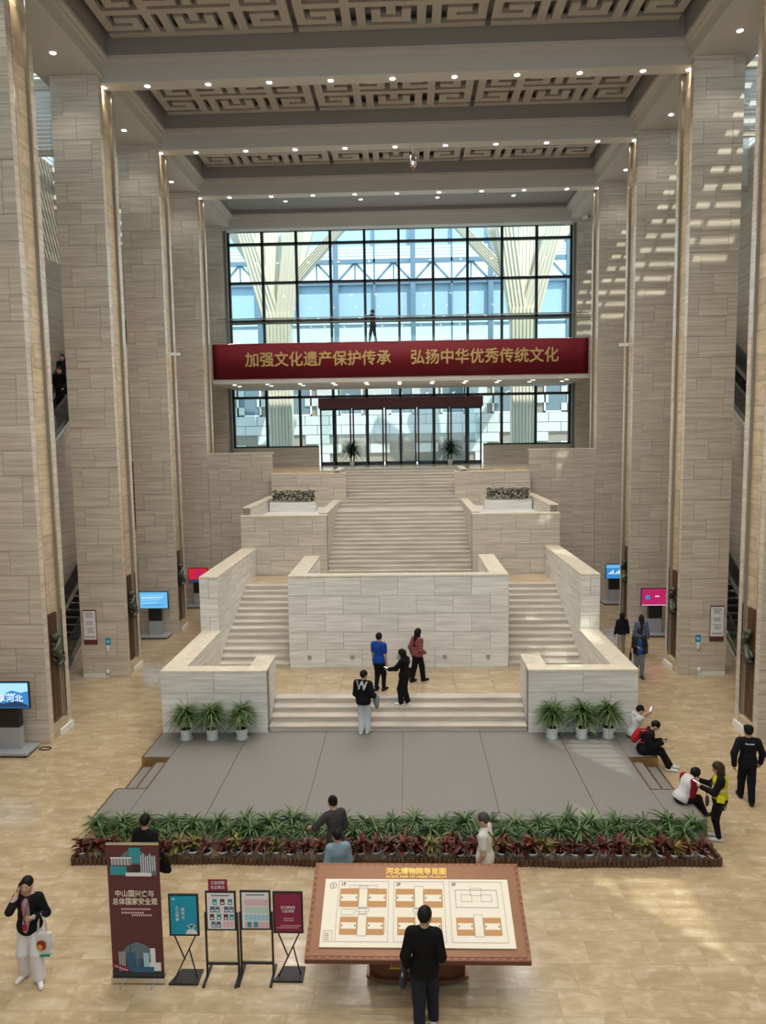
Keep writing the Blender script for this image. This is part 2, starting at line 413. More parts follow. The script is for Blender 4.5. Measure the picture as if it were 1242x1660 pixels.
# lamps in the ceiling
DL = MB().lathe([(.0, .03), (.085, .03), (.085, -.012), (.105, -.012), (.105, .0), (.0, .0)][::-1], 14).mesh('downlight_trim')
LENS = MB().lathe([(.0, -.016), (.092, -.018), (.092, -.006), (.0, -.006)], 14).mesh('downlight_lens')
TRIM_M = mat('lamp trim', (.62, .57, .5, 1), .5)
def downlight(x, y, z, label, group, watts, cone=150, blend=.6, tilt=None, rad=.09, lens=True):
    t = thing('downlight', label, 'lamp', (x, y, z), 0, group)
    new_obj('trim', DL, TRIM_M, t)
    if lens: new_obj('lens', LENS, M['lamp'], t)
    if watts:
        l = bpy.data.lights.new('downlight_beam', 'SPOT'); l.energy = watts; l.spot_size = math.radians(cone); l.spot_blend = blend
        l.shadow_soft_size = rad; l.color = (1, .86, .66) if cone == 60 else (1, .945, .875)
        o = bpy.data.objects.new('downlight_beam', l); COL.objects.link(o); o.location = (x, y, z-.06)
        if tilt: o.rotation_euler = Vector(tilt).to_track_quat('-Z', 'Y').to_euler()
ORD = {0: 'rearmost', 1: 'rear', 2: 'overhead', 3: 'close', 4: 'nearest', 5: 'second', 6: 'third', 7: 'fourth', 8: 'last'}
for i in range(0, 8):
    y = PY[i]+.61
    for k, x in enumerate((-9.86, -8.3, -6.22, -4.15, -2.075, 0, 2.075, 4.15, 6.22, 8.3, 9.86)):
        end = k in (0, 10)
        lab = 'round recessed downlight in the %s cross beam of the coffered ceiling' % ORD[i]
        if end: lab = 'round downlight at the end of the %s cross beam, over the pillar recess' % ORD[i]
        w = (GRAZE_W if end else (LAMP_W if k in (2, 4, 5, 6, 8) else 0))
        downlight(x if not end else math.copysign(9.80, x), y, 20.37, lab, 'downlights of the %s beam%s' % (ORD[i], ' ends' if end else ''), w,
                  60 if end else 140, .5, (math.copysign(.004, x), 0, -1) if end else None)
    for s in (-1, 1):
        if i < 7: downlight(s*10.55, PY[i]+4.35, ZC, 'round downlight in the flat soffit strip just before the %s pillar pair' % ORD[i+1], 'downlights of the side soffit before the %s pair' % ORD[i+1], 60, 120)
for x in (-6.1, -2.0, 2.15, 6.25):
    downlight(x, 41.03, 21.30, 'small downlight in the plain ceiling bay beside the tall window', 'downlights of the plain ceiling bay', 60, 130)

# ------------------------------------------------------------------ walls
for s in (-1, 1):
    w = struct('wall_left' if s < 0 else 'wall_right', 'travertine side wall of the %s aisle with clerestory windows under the skylight' % ('left' if s < 0 else 'right'))
    x0, x1 = sorted((s*XW, s*(XW+.3)))
    MB().box(x0, x1, -8, YW+.3, 0, 20.0).box(x0, x1, -8, YW+.3, 22.4, 23.2).obj('wall_face', M['stone'], w)
    for i in range(9):
        MB().box(x0, x1, PY[i]+3.2, PY[i]+3.7, 20.0, 22.4).obj('wall_pier', M['stone'], w)
        if i >= 3:
            for k in range(13):
                z = 20.08+k*.18; xx0, xx1 = sorted((s*(XW+.06), s*(XW+.18)))  # slat depth chosen to stop the sun
                if i < 8: MB().box(xx0, xx1, PY[i]-2.06, PY[i]+3.2, z, z+.035).obj('sun_blind', M['white'], w)
    for i in range(3):
        xx0, xx1 = sorted((s*(XW+.06), s*(XW+.08))); MB().box(xx0, xx1, PY[i]-2.06, PY[i]+3.2, 20, 22.4).obj('sun_blind', M['white'], w)  # solid sheets over unseen openings, added to keep the sun out
    for i in (5, 6, 7):                       # glazed screens with blinds across the top of the aisle, level with the pillars
        xa, xb = sorted((s*(PX+PW-.02), s*XW)); yy = PY[i]+.8
        MB().box(xa, xb, yy-.06, yy+.06, 20.42, 20.72).box(xa, xb, yy-.06, yy+.06, 18.26, 18.46).obj('screen_rail', M['stone'], w)
        for k in range(14): MB().box(xa, xb, yy-.012, yy+.012, 18.50+k*.14, 18.50+k*.14+.122).obj('sun_blind', M['white'], w)
    # skylight over the aisle: glass on cross beams and louvre bars
    k_ = struct('skylight', 'glazed skylight with louvre bars over the %s aisle' % ('left' if s < 0 else 'right'))
    xa, xb = sorted((s*11.75, s*XW))
    MB().box(xa, xb, -8, YW, 22.98, 23.0).obj('skylight_glass', M['glass'], k_)
    for i in range(9):
        MB().box(xa, xb, PY[i]-.0, PY[i]+PD, 22.5, 22.9).obj('cross_beam', M['ceil'], k_)
        if i < 8:
            n = 15; y0 = PY[i]+PD
            for q in range(n):
                y = y0+.1+(5.765-PD-.2)*(q+.5)/n; MB().box(xa, xb, y-.085, y+.085, 22.75, 22.82).obj('louvre_bar', M['white'], k_)
            MB().box(s*13.1-.05, s*13.1+.05, y0, PY[i+1], 22.55, 22.75).obj('purlin', M['white'], k_)
# wall behind the camera; its tall unseen opening is added for front fill light
wb = struct('wall_back', 'stone end wall behind the viewer with a tall opening added for fill light')
MB().box(-XW-.3, -9.5, -8.3, -8, 0, 23.2).box(9.5, XW+.3, -8.3, -8, 0, 23.2).box(-9.5, 9.5, -8.3, -8, 0, 8).box(-9.5, 9.5, -8.3, -8, 20, 23.2).obj('wall_face', M['stone'], wb)
MB().box(-9.74, 9.74, -8, -1.2, 6.3, 6.8).obj('gallery_slab', M['ceil'], wb)
wn = struct('added_fill_window', 'tall unseen window added behind the viewer for fill light')
mb = MB()
for k in range(11): mb.box(-9.5+1.9*k-.05, -9.5+1.9*k+.05, -8.2, -8.05, 8, 20)
for z in (10.4, 12.8, 15.2, 17.6): mb.box(-9.5, 9.5, -8.2, -8.05, z-.05, z+.05)
mb.obj('window_frame', M['frame'], wn)
# far wall
wf = struct('wall_front', 'far stone end wall around the tall window')
for s in (-1, 1):
    x0, x1 = sorted((s*10.1, s*(XW+.3))); MB().box(x0, x1, YW, YW+.35, 0, 23.2).obj('wall_face', M['stone'], wf)
    x0, x1 = sorted((s*4.95, s*10.1)); MB().box(x0, x1, YW, YW+.3, ZU-.5, 7.9).obj('sill_wall', M['stone'], wf)
MB().box(-10.1, 10.1, YW, YW+.35, 20.66, 23.2).obj('lintel', M['ceil'], wf)
MB().box(-10.1, 10.1, YW, YW+.35, 0, ZU-.5).obj('wall_face', M['stone'], wf)
MB().box(-XW, XW, -8.3, YW+.35, 23.2, 23.5).obj('roof', M['ceil'], wf) if False else None
for i in range(1): MB().box(-11.7, 11.7, -8.3, YW+.35, 22.9, 23.2).obj('roof_slab', M['ceil'], cl)

# ------------------------------------------------------------------ tall window
wi = struct('window_1', 'tall gridded window with dark frames at the end of the hall')
XS = [-10.05+2.01*k for k in range(11)]; ZS = [7.9, 10.9, 13.1, 15.36, 17.61, 19.83, 20.66]
for k, x in enumerate(XS):
    z0 = 7.9 if abs(x) > 5 else ZU
    MB().box(x-.075, x+.075, YW+.05, YW+.28, z0, 20.66).obj('mullion', M['frame'], wi)
for z in ZS[:-1]+[20.60]:
    if z == 7.9:
        for s in (-1, 1):
            x0, x1 = sorted((s*4.95, s*10.1)); MB().box(x0, x1, YW+.05, YW+.26, z, z+.09).obj('transom', M['frame'], wi)
    else:
        w = .12 if z == 15.36 else .075
        MB().box(-10.1, 10.1, YW+.05, YW+.26, z-w, z+w).obj('transom', M['frame'], wi)
for a, b in zip(XS[:-1], XS[1:]):
    for z0, z1 in zip(ZS[:-1], ZS[1:]):
        if z0 == 7.9 and abs((a+b)/2) < 5: continue
        slab('pane', M['glass'], wi, a+.07, b-.07, YW+.15, YW+.165, z0+.07, z1-.07)
# doors in the middle of the lower window
MB().box(-4.9, 4.9, YW-.12, YW+.3, 10.2, 10.8).obj('door_header', M['maroon'], wi)
for n_, x in enumerate((-3.9, -1.95, 0, 1.95, 3.9)):
    d = struct('door_%d' % (n_+1), 'dark framed glass entrance door at the top of the stairs')
    mb = MB(); a, b = x-.93, x+.93
    mb.box(a, a+.09, YW, YW+.12, ZU, 10.2).box(b-.09, b, YW, YW+.12, ZU, 10.2).box(a, b, YW, YW+.12, 10.08, 10.2).box(a, b, YW, YW+.12, ZU, ZU+.2).box(x-.05, x+.05, YW, YW+.12, ZU, 10.2)
    mb.obj('door_frame', M['frame'], d); MB().box(a+.09, b-.09, YW+.05, YW+.065, ZU+.2, 10.08).obj('door_glass', M['glass'], d)
    MB().tube([(x-.12, YW-.06, ZU+.7), (x-.12, YW-.06, ZU+1.7)], .02).tube([(x+.12, YW-.06, ZU+.7), (x+.12, YW-.06, ZU+1.7)], .02).obj('door_handle', M['steel'], d)

# ------------------------------------------------------------------ balcony with the red banner
bal = struct('balcony', 'balcony bridge across the end of the hall in front of the tall window')
YBAL = 38.42
MB().box(-9.75, 9.75, YBAL, YW-.02, 11.32, 13.38).obj('balcony_slab', M['ceil'], bal)
for k in range(8):
    a = -9.72+k*2.43; slab('glass_panel', M['rail'], bal, a+.01, a+2.42, YBAL+.04, YBAL+.055, 13.38, 14.62)
MB().box(-9.74, 9.74, YBAL+.02, YBAL+.075, 14.62, 14.67).obj('handrail', M['steel'], bal)
MB().box(-9.74, 9.74, YBAL+.03, YBAL+.06, 14.42, 14.435).obj('glass_seam', M['steel'], bal)
for k in range(11):
    downlight(-8.75+1.75*k, 38.95, 11.32, 'small downlight in the front row under the balcony bridge', 'downlights under the balcony, front row', 0)
    downlight(-8.75+1.75*k, 40.1, 11.32, 'small downlight in the rear row under the balcony bridge', 'downlights under the balcony, rear row', 26 if k % 2 else 0, 140)
# ------------------------------------------------------------------ carpeted platform
pf = struct('platform', 'low grey carpeted platform in the middle of the hall with recessed side steps')
PZ = .36; PYF, PYB = 14.72, 19.42
xs = [-5.8, -4.08, -1.95, .15, 2.24, 4.36, 5.8]
for a, b in zip(xs[:-1], xs[1:]):
    slab('carpet_panel', M['carpet'], pf, a+.008, b-.008, PYF, PYB, .02, PZ)
for s in (-1, 1):
    for (y0, y1) in ((PYF, 16.05), (17.72, PYB)):
        x0, x1 = sorted((s*5.8, s*6.5)); slab('carpet_panel', M['carpet'], pf, x0+.004, x1-.004, y0, y1, .02, PZ)
        xe0, xe1 = sorted((s*6.5, s*6.53)); slab('edge_trim', M['brass'], pf, xe0, xe1, y0, y1, 0, PZ+.004)
    x0, x1 = sorted((s*5.80, s*6.15)); slab('side_step', M['carpet'], pf, x0, x1, 16.07, 17.70, .02, .24)
    x0, x1 = sorted((s*6.15, s*6.5)); slab('side_step', M['carpet'], pf, x0, x1, 16.07, 17.70, .02, .12)
    x0, x1 = sorted((s*6.13, s*6.17)); slab('edge_trim', M['brass'], pf, x0, x1, 16.07, 17.70, .12, .245)
    x0, x1 = sorted((s*6.48, s*6.52)); slab('edge_trim', M['brass'], pf, x0, x1, 16.07, 17.70, .0, .125)
    x0, x1 = sorted((s*5.78, s*5.82)); slab('edge_trim', M['brass'], pf, x0, x1, 16.05, 17.72, .3, PZ+.004)
    for y in (16.05, 17.72): slab('edge_trim', M['brass'], pf, min(s*5.8, s*6.5), max(s*5.8, s*6.5), y-.02, y+.02, .02, PZ+.004)
slab('underlay', M['core'], pf, -5.8, 5.8, PYF+.01, PYB, 0, .33)

# ------------------------------------------------------------------ grand staircase
gs = struct('staircase', 'broad travertine staircase rising from the platform to the upper floor')
def steps(x0, x1, y0, z0, n, rise, run, zb, parent=gs):
    me = MB().box(x0, x1, 0, run+.02, 0, 1).mesh('step_block')
    for k in range(n):
        za, zt = z0+k*rise, z0+(k+1)*rise; y = y0+k*run; ye = y+run+.03
        mb = MB().box(x0, x1, y+.02, ye, max(zb, za-.25), zt-.045).box(x0, x1, y-.012, ye, zt-.04, zt)
        mb.obj('step', M['step'], parent)
# four steps up to the first landing
steps(-3.55, 3.55, 19.38, PZ, 4, .1475, .33, PZ)
LZ = .95
for a in range(-5, 6):
    slab('landing_tile', M['floor'], gs, a*1.15-.575+.003, a*1.15+.575-.003, 20.735, 21.95, .6, LZ)
    slab('landing_tile', M['floor'], gs, a*1.15-.575+.003, a*1.15+.575-.003, 21.955, 23.15, .6, LZ)
# side flights to the middle landing
for s in (-1, 1):
    x0, x1 = sorted((s*3.58, s*5.93)); steps(x0, x1, 23.13, LZ, 13, .1423, .365, LZ-.3)
    slab('landing', M['floor'], gs, x0, x1, 27.85, 29.68, 2.4, 2.80)
slab('landing', M['floor'], gs, -3.58, 3.58, 27.3, 29.68, 2.4, 2.80)
# central flights
steps(-2.98, 2.98, 29.70, 2.80, 15, .1467, .3, 2.6)
slab('landing', M['step'], gs, -2.98, 2.98, 34.15, 35.75, 4.6, 5.0)
steps(-2.98, 2.98, 35.72, 5.0, 12, .15, .315, 4.8)

def wallblock(name, x0, x1, y0, y1, z0, z1, faces, rowh=.55, cop=True, lab=None, splits=None, m='stair'):
    w = MB().box(x0+.03, x1-.03, y0+.03, y1-.03, z0, z1-.06).obj(name+'_core', M['core'], gs)
    L = x1-x0; D = y1-y0
    def sp(len_):
        n = max(1, round(len_/1.25)); return [[k/n for k in range(1, n)], [(k-.5)/n for k in range(1, n+1)]] if n > 1 else [[], [.5]]
    for f in faces:
        if f in ('-y', '+y'): clad(gs, f, y0+.03 if f == '-y' else y1-.03, x0, x1, z0, z1-.06, rowh, splits or sp(L), M[m])
        else: clad(gs, f, x0+.03 if f == '-x' else x1-.03, y0+.03, y1-.03, z0, z1-.06, rowh, splits or sp(D), M[m])
    if cop: slab('coping', M['coping'], gs, x0-.0, x1+.0, y0, y1, z1-.055, z1)
for s in (-1, 1):
    X = lambda a, b: sorted((s*a, s*b))
    i_, o_ = ('-x', '+x') if s > 0 else ('+x', '-x')         # towards the middle / outwards
    x0, x1 = X(3.56, 6.5); wallblock('low_parapet', x0, x1, 19.27, 19.72, 0.36, 2.12, ['-y', o_, '+y'])
    x0, x1 = X(3.56, 4.11); wallblock('low_parapet', x0, x1, 19.72, 20.70, .36, 2.12, [i_, o_, '+y'])
    x0, x1 = X(5.88, 6.5); wallblock('low_parapet', x0, x1, 19.72, 23.45, 0, 2.12, [i_, o_])
    x0, x1 = X(5.93, 6.55); wallblock('high_parapet', x0, x1, 23.45, 29.7, 0, 3.93, [i_, o_, '-y'], .65)
    x0, x1 = X(3.56, 5.93); slab('parapet_fill', M['stair'], gs, x0, x1, 20.70, 23.13, .3, .95-.001)
    x0, x1 = X(4.11, 5.88); slab('parapet_fill', M['stair'], gs, x0, x1, 19.72, 20.70, .3, .94)
    # wall behind the middle landing, terrace with planter, upper wall
    x0, x1 = X(2.98, 6.55); wallblock('terrace_wall', x0, x1, 29.7, 30.1, 2.8, 5.28, ['-y'], .62, m='step')
    x0, x1 = X(2.98, 3.36); wallblock('stair_cheek', x0, x1, 30.1, 36.3, 2.8, 5.35, [i_], .62, m='step')
    x0, x1 = X(3.36, 6.55); slab('terrace_floor', M['stair'], gs, x0, x1, 30.1, 36.3, 4.6, 5.0)
    x0, x1 = X(6.2, 6.55); wallblock('terrace_parapet', x0, x1, 30.1, 36.3, 0, 5.6, [o_, i_], .7, m='step')
    x0, x1 = X(2.70, 6.45); wallblock('upper_wall', x0, x1, 36.3, 36.75, 5.0, 6.70, ['-y'], .55, m='stone')
    x0, x1 = X(2.98, 6.45); slab('upper_floor', M['floor'], gs, x0, x1, 36.75, YW, 6.3, ZU)
    x0, x1 = X(6.45, 9.74); slab('upper_floor', M['floor'], gs, x0, x1, 37.2, YW, 6.3, ZU)
    x0, x1 = X(6.45, 9.74); wallblock('upper_wall', x0, x1, 36.8, 37.2, 0, 7.75, ['-y'], .68, m='stone')
    x0, x1 = X(2.98, 3.3); wallblock('stair_cheek', x0, x1, 36.3, 39.5, 5.0, 6.85, [i_], .6, m='stone')
slab('upper_floor', M['floor'], gs, -2.98, 2.98, 39.47, YW, 6.3, ZU)
# centre block in front of the middle landing
wallblock('centre_block', -3.56, 3.56, 23.13, 23.6, LZ, 4.0, ['-y'], .61)
for s in (-1, 1):
    x0, x1 = sorted((s*2.98, s*3.56)); o_ = '+x' if s > 0 else '-x'; wallblock('centre_block', x0, x1, 23.6, 27.2, LZ, 4.0, [o_, '-x' if s > 0 else '+x'], .61)
slab('centre_floor', M['stair'], gs, -3.0, 3.0, 23.6, 27.3, LZ, 2.8)
# small square uplights at the foot of the centre block
for x in (-2.9, -1.5, 0, 1.5, 2.9): slab('step_lamp', M['grey'], gs, x-.06, x+.06, 23.085, 23.1, 1.25, 1.37)

# ------------------------------------------------------------------ escalators in both aisles
def escalator(s, y0, z0, zt, x, label):
    e = thing('escalator', label, 'escalator')
    sl_ = math.tan(math.radians(30.5)); y1 = y0+(zt-z0)/sl_; W = 1.0
    prof = [(y0-1.6, z0), (y0, z0), (y1, zt), (y1+1.2, zt), (y1+1.2, zt-1.0), (y1+.5, zt-1.15), (y0+1.9, z0-.0)] if z0 < .1 else \
           [(y0-1.6, z0), (y0, z0), (y1, zt), (y1+1.2, zt), (y1+1.2, zt-1.0), (y1+.5, zt-1.15), (y0+.6, z0-1.15), (y0-1.6, z0-1.1)]
    MB().prism(prof, x-W*.72, x+W*.72, 'x').obj('truss', M['stone'], e)
    n = int((y1-y0)/.36)
    for k in range(n):
        y = y0+k*.36; z = z0+.02+k*.36*sl_; MB().box(x-W/2, x+W/2, y, y+.36, z-.05, z+.18).obj('step', M['escal'], e)
    for q in (-1, 1):
        xx = x+q*W*.62
        hp = [(xx, y0-1.5, z0+.55), (xx, y0-1.65, z0+.78), (xx, y0-1.4, z0+.95), (xx, y0, z0+1.0), (xx, y1, zt+1.0), (xx, y1+1.0, zt+.95)]
        MB().tube(hp, .045, 8).obj('handrail', M['black'], e)
        MB().prism([(y0-1.5, z0+.08), (y0, z0+.1), (y1, zt+.1), (y1+1, zt+.1), (y1+1, zt+.95), (y1, zt+.97), (y0, z0+.97), (y0-1.5, z0+.9)], xx-.008, xx+.008, 'x').obj('balustrade', M['escglass'], e)
        MB().prism([(y0-1.6, z0), (y0, z0+.02), (y1, zt+.02), (y1+1.2, zt), (y1+1.2, zt+.14), (y1, zt+.16), (y0, z0+.16), (y0-1.6, z0+.14)], xx-.09, xx+.09, 'x').obj('skirt', M['steel'], e)
    return e
for s in (-1, 1):
    sd = 'left' if s < 0 else 'right'
    escalator(s, 25.6, 0, ZU, s*12.8, 'dark escalator rising from the floor of the %s aisle behind the pillars' % sd)
    escalator(s, 22.9, 6.8, 13.4, s*12.8, 'upper escalator with glass sides high in the %s aisle' % sd)

# ------------------------------------------------------------------ outside the tall window
gd = struct('ground', 'pale paved forecourt outside the tall window'); MB().box(-60, 60, YW+.4, 130, 6.2, 6.5).obj('paving', M['extstone'], gd)
def tree_column(s, label):
    t = thing('tree_column', label, 'column', (s*8.35, 51, 6.5))
    def limb(a, b, w0, w1, name, d=.55, ribs=5):
        a, b = Vector(a), Vector(b); ax = (b-a).normalized(); sx = ax.cross(Vector((0, 1, 0))).normalized()
        y = Vector((0, d/2, 0)); v = []
        for p, w in ((a, w0), (b, w1)):
            for (i, j) in ((-1, -1), (1, -1), (1, 1), (-1, 1)): v.append(p+sx*i*w/2+y*j)
        mb = MB().add(v, [(3,2,1,0),(4,5,6,7),(0,1,5,4),(1,2,6,5),(2,3,7,6),(3,0,4,7)])
        for k in range(ribs):
            f = (k+.5)/ribs-.5
            mb.bar(a+sx*f*w0-y*1.06, b+sx*f*w1-y*1.06, max(.05, w0*.07), .08, up=(0, 1, 0))
        mb.obj(name, M['treewood'], t)
    m = -1 if s > 0 else 1                    # mirror so that the long branch leans to the middle
    limb((0, 0, 0), (0, 0, 10.5), 1.5, 1.75, 'trunk', .9, 7)
    limb((-m*.3, .05, 9.6), (-m*2.5, -.6, 17.5), 1.3, .95, 'branch')
    limb((-m*1.25, 0, 13.2), (-m*4.0, .2, 17.5), .7, .6, 'branch')
    limb((-m*.15, .3, 10), (-m*.5, 1.2, 18), 1.2, 1.15, 'branch', .6)
    limb((m*.35, -.1, 9.8), (m*1.6, -.6, 18), 1.2, 1.25, 'branch')
    limb((m*.9, .4, 12.4), (m*2.6, 1.4, 18), .7, .6, 'branch')
    limb((m*1.25, -.05, 12.8), (m*5.1, -.4, 16.7), .75, .55, 'branch')
    limb((-m*.9, .5, 12.2), (-m*1.4, 1.5, 18), .8, .8, 'branch')
tree_column(-1, 'cream ribbed tree-shaped column outside the window near the left pillars')
tree_column(1, 'cream ribbed tree-shaped column outside the window near the right pillars')
ob = thing('glass_pavilion', 'blue glass and steel building with a truss seen through the tall window', 'building', (0, 60, 6.5))
def part(name, m, *a): return slab(name, M[m], ob, *a)
part('panel_band', 'extblue', -30, 30, .3, .5, 11.6, 14.15)
part('beam', 'extsteel', -30, 30, 0, .5, 14.15, 14.45); part('beam', 'extsteel', -30, 30, 0, .5, 15.85, 16.15)
part('beam', 'extsteel', -30, 30, 0, .5, 10.85, 11.05); part('beam', 'extsteel', -30, 30, 0, .5, 9.2, 9.4)
part('ledge', 'extblue', -30, 30, .2, .6, 11.25, 11.6)
k = -30.0
while k < 30:
    mb = MB().bar((k, .25, 14.3), (k+1.55, .25, 15.95), .16).bar((k+3.1, .25, 14.3), (k+1.55, .25, 15.95), .16).bar((k+1.55, .25, 14.3), (k+1.55, .25, 15.9), .12)
    mb.obj('truss_web', M['extsteel'], ob)
    part('post', 'extsteel', k-.2, k+.2, -.1, .3, 0, 30) if int(round((k+30)/3.1)) % 2 == 0 else part('post', 'extsteel', k-.07, k+.07, 0, .2, 9, 30)
    part('upper_pane', 'extglass', k+.05, k+3.05, .3, .34, 17.2, 19.6) ; part('upper_pane', 'extglass', k+.05, k+3.05, .3, .34, 19.75, 26)
    k += 3.1
for z in (16.4, 16.65, 16.9): part('rail', 'extsteel', -30, 30, .1, .14, z, z+.03)
# lower wing: pale stone with dark windows
lw = thing('stone_building', 'pale stone building with dark windows seen under the balcony', 'building', (0, 57.5, 6.5))
MB().box(-30, 30, .15, .8, 0, 8.2).obj('wall', M['core'], lw)
for r in range(11):
    z = r*.74
    for c in range(-13, 13):
        xa = c*1.9+(.95 if r % 2 else 0)
        if any(abs(xa+.95-w) < 1.25 for w in range(-24, 25, 4)) and (3.7 < z+.37 < 6.3 or z+.3 < 2.4): continue
        slab('stone_block', M['extstone'], lw, xa+.02, xa+1.88, 0, .2, z+.02, z+.72)
for w in range(-24, 25, 4):
    f = MB().box(w-.95, w+.95, -.0, .16, 3.7, 3.82).box(w-.95, w+.95, 0, .16, 6.05, 6.17).box(w-.95, w-.83, 0, .16, 3.7, 6.17).box(w+.83, w+.95, 0, .16, 3.7, 6.17).obj('window', M['white'], lw)
    MB().box(w-.83, w+.83, .08, .12, 3.82, 6.05).obj('pane', M['bluegrey'], f)
# ------------------------------------------------------------------ lettering
_TXT = {}
def text_mesh(s, size=1.0, bold=0.0, align='CENTER', spacing=1.0, line=1.0):
    key = (s, round(size, 4), bold, align, spacing, line)
    if key in _TXT: return _TXT[key].copy()
    c = bpy.data.curves.new('lettering', 'FONT'); c.body = s; c.size = size; c.align_x = align; c.align_y = 'CENTER'
    c.space_character = spacing; c.space_line = line; c.resolution_u = 2
    o = bpy.data.objects.new('lettering', c); me = bpy.data.meshes.new_from_object(o)
    bpy.data.objects.remove(o); bpy.data.curves.remove(c)
    vs = [v.co.copy() for v in me.vertices]; fs = [tuple(p.vertices) for p in me.polygons]; bpy.data.meshes.remove(me)
    mb = MB(); b = bold*size                      # thicker strokes: the outline laid down again a little to each side
    for k, (dx, dy) in enumerate(((0, 0), (b, 0), (-b, 0), (0, b), (0, -b)) if b else ((0, 0),)):
        mb.add([(v.x+dx, v.y+dy, v.z+k*size*.002) for v in vs], fs)
    me = mb.mesh('lettering', fix=False); _TXT[key] = me
    return me.copy()
def lettering(s, m, parent, loc, size, rot=(PI/2, 0, 0), bold=.012, align='CENTER', spacing=1.0, line=1.0, name='lettering', width=None):
    me = text_mesh(s, size, bold, align, spacing, line)
    if width:
        xs_ = [v.co.x for v in me.vertices]; w = max(xs_)-min(xs_)
        for v in me.vertices: v.co.x *= width/w
    return new_obj(name, me, m, parent, loc=loc, rot=rot)

# ------------------------------------------------------------------ red banner on the balcony
bn = thing('red_banner', 'long crimson cloth banner with gold slogan hung along the balcony front', 'banner', (0, YBAL, 11.56))
mb = MB(); n = 60
for i in range(n+1):
    x = -9.72+19.44*i/n; dy = -.035-.012*math.sin(i*1.7)-.008*math.sin(i*.61)
    mb.v += [(x, dy, 0), (x, dy-.004, 1.80)]
mb.f += [(2*i, 2*i+2, 2*i+3, 2*i+1) for i in range(n)]
bme = mb.mesh('banner_cloth', True); o = new_obj('cloth', bme, M['bannerred'], bn)
sd_ = o.modifiers.new('thickness', 'SOLIDIFY'); sd_.thickness = .012
lettering('加强文化遗产保护传承', M['goldflat'], bn, (-4.22, -.068, .93), .80, width=7.6, bold=.022)
lettering('弘扬中华优秀传统文化', M['goldflat'], bn, (4.40, -.068, .93), .80, width=7.6, bold=.022)
MB().tube([(-9.7, -.03, 1.80), (9.7, -.03, 1.80)], .02, 6).obj('top_rod', M['steel'], bn)

# ------------------------------------------------------------------ guide map lectern
mp_ = thing('guide_map', 'large copper guide map lectern with floor plans on a cream board', 'map board', (.41, 9.94, 0))
ang = math.atan2(.60, 1.47); Lb = 1.59
bd = bpy.data.objects.new('board', None)
def bplane(u, v, h=0):           # u across, v up the slope, h above it
    c, s_ = math.cos(ang), math.sin(ang); return (u, v*c-h*s_, .80+v*s_+h*c)
def bquad(name, m, u0, u1, v0, v1, h, t=.004, parent=None):
    mb = MB(); vs = [bplane(u, v, hh) for hh in (h-t, h) for (u, v) in ((u0, v0), (u1, v0), (u1, v1), (u0, v1))]
    return mb.add(vs, [(3,2,1,0),(4,5,6,7),(0,1,5,4),(1,2,6,5),(2,3,7,6),(3,0,4,7)]).obj(name, m, parent or mp_)
bd_ = bquad('board', M['copper_dark'], -1.66, 1.66, 0, Lb, 0, .10)
bquad('board_face', M['copper'], -1.60, 1.60, .055, Lb-.05, .008, .01)
for (a, b, c, d) in ((-1.655, 1.655, .012, .05), (-1.655, 1.655, Lb-.045, Lb-.008)):
    for k in range(56):
        w = (b-a)/56; bquad('border_tile', M['copper'] if k % 2 else M['copper_dark'], a+k*w+.004, a+(k+1)*w-.004, c, d, .006, .006) if k % 2 else None
for (a, b) in ((-1.65, -1.612), (1.612, 1.65)):
    for k in range(0, 28, 2): bquad('border_tile', M['copper'], a, b, .05+k*.053, .05+(k+1)*.053, .006, .006)
cb = bquad('map_panel', M['cream'], -1.46, 1.46, .17, 1.28, .03, .03)
tilt = (ang, 0, 0)
lettering('河北博物院导览图', M['gold'], mp_, bplane(.0, 1.43, .012), .125, rot=tilt, width=.98, bold=.02)
lettering('GUIDE MAP OF HEBEI MUSEUM', M['gold'], mp_, bplane(.0, 1.335, .012), .06, rot=tilt, width=.98, bold=.01)
def fline(u0, u1, v0, v1, m='grey', name='plan_line'): bquad(name, M[m], u0, u1, v0, v1, .033, .003, cb)
def frame_(u0, u1, v0, v1, w=.006, m='grey'):
    mb = MB()
    for (a, b, c, d) in ((u0, u1, v0, v0+w), (u0, u1, v1-w, v1), (u0, u0+w, v0, v1), (u1-w, u1, v0, v1)):
        mb.add([bplane(x, y, .0345) for x, y in ((a, c), (b, c), (b, d), (a, d))], [(0, 1, 2, 3)])
    mb.obj('plan_frame', M[m], cb)
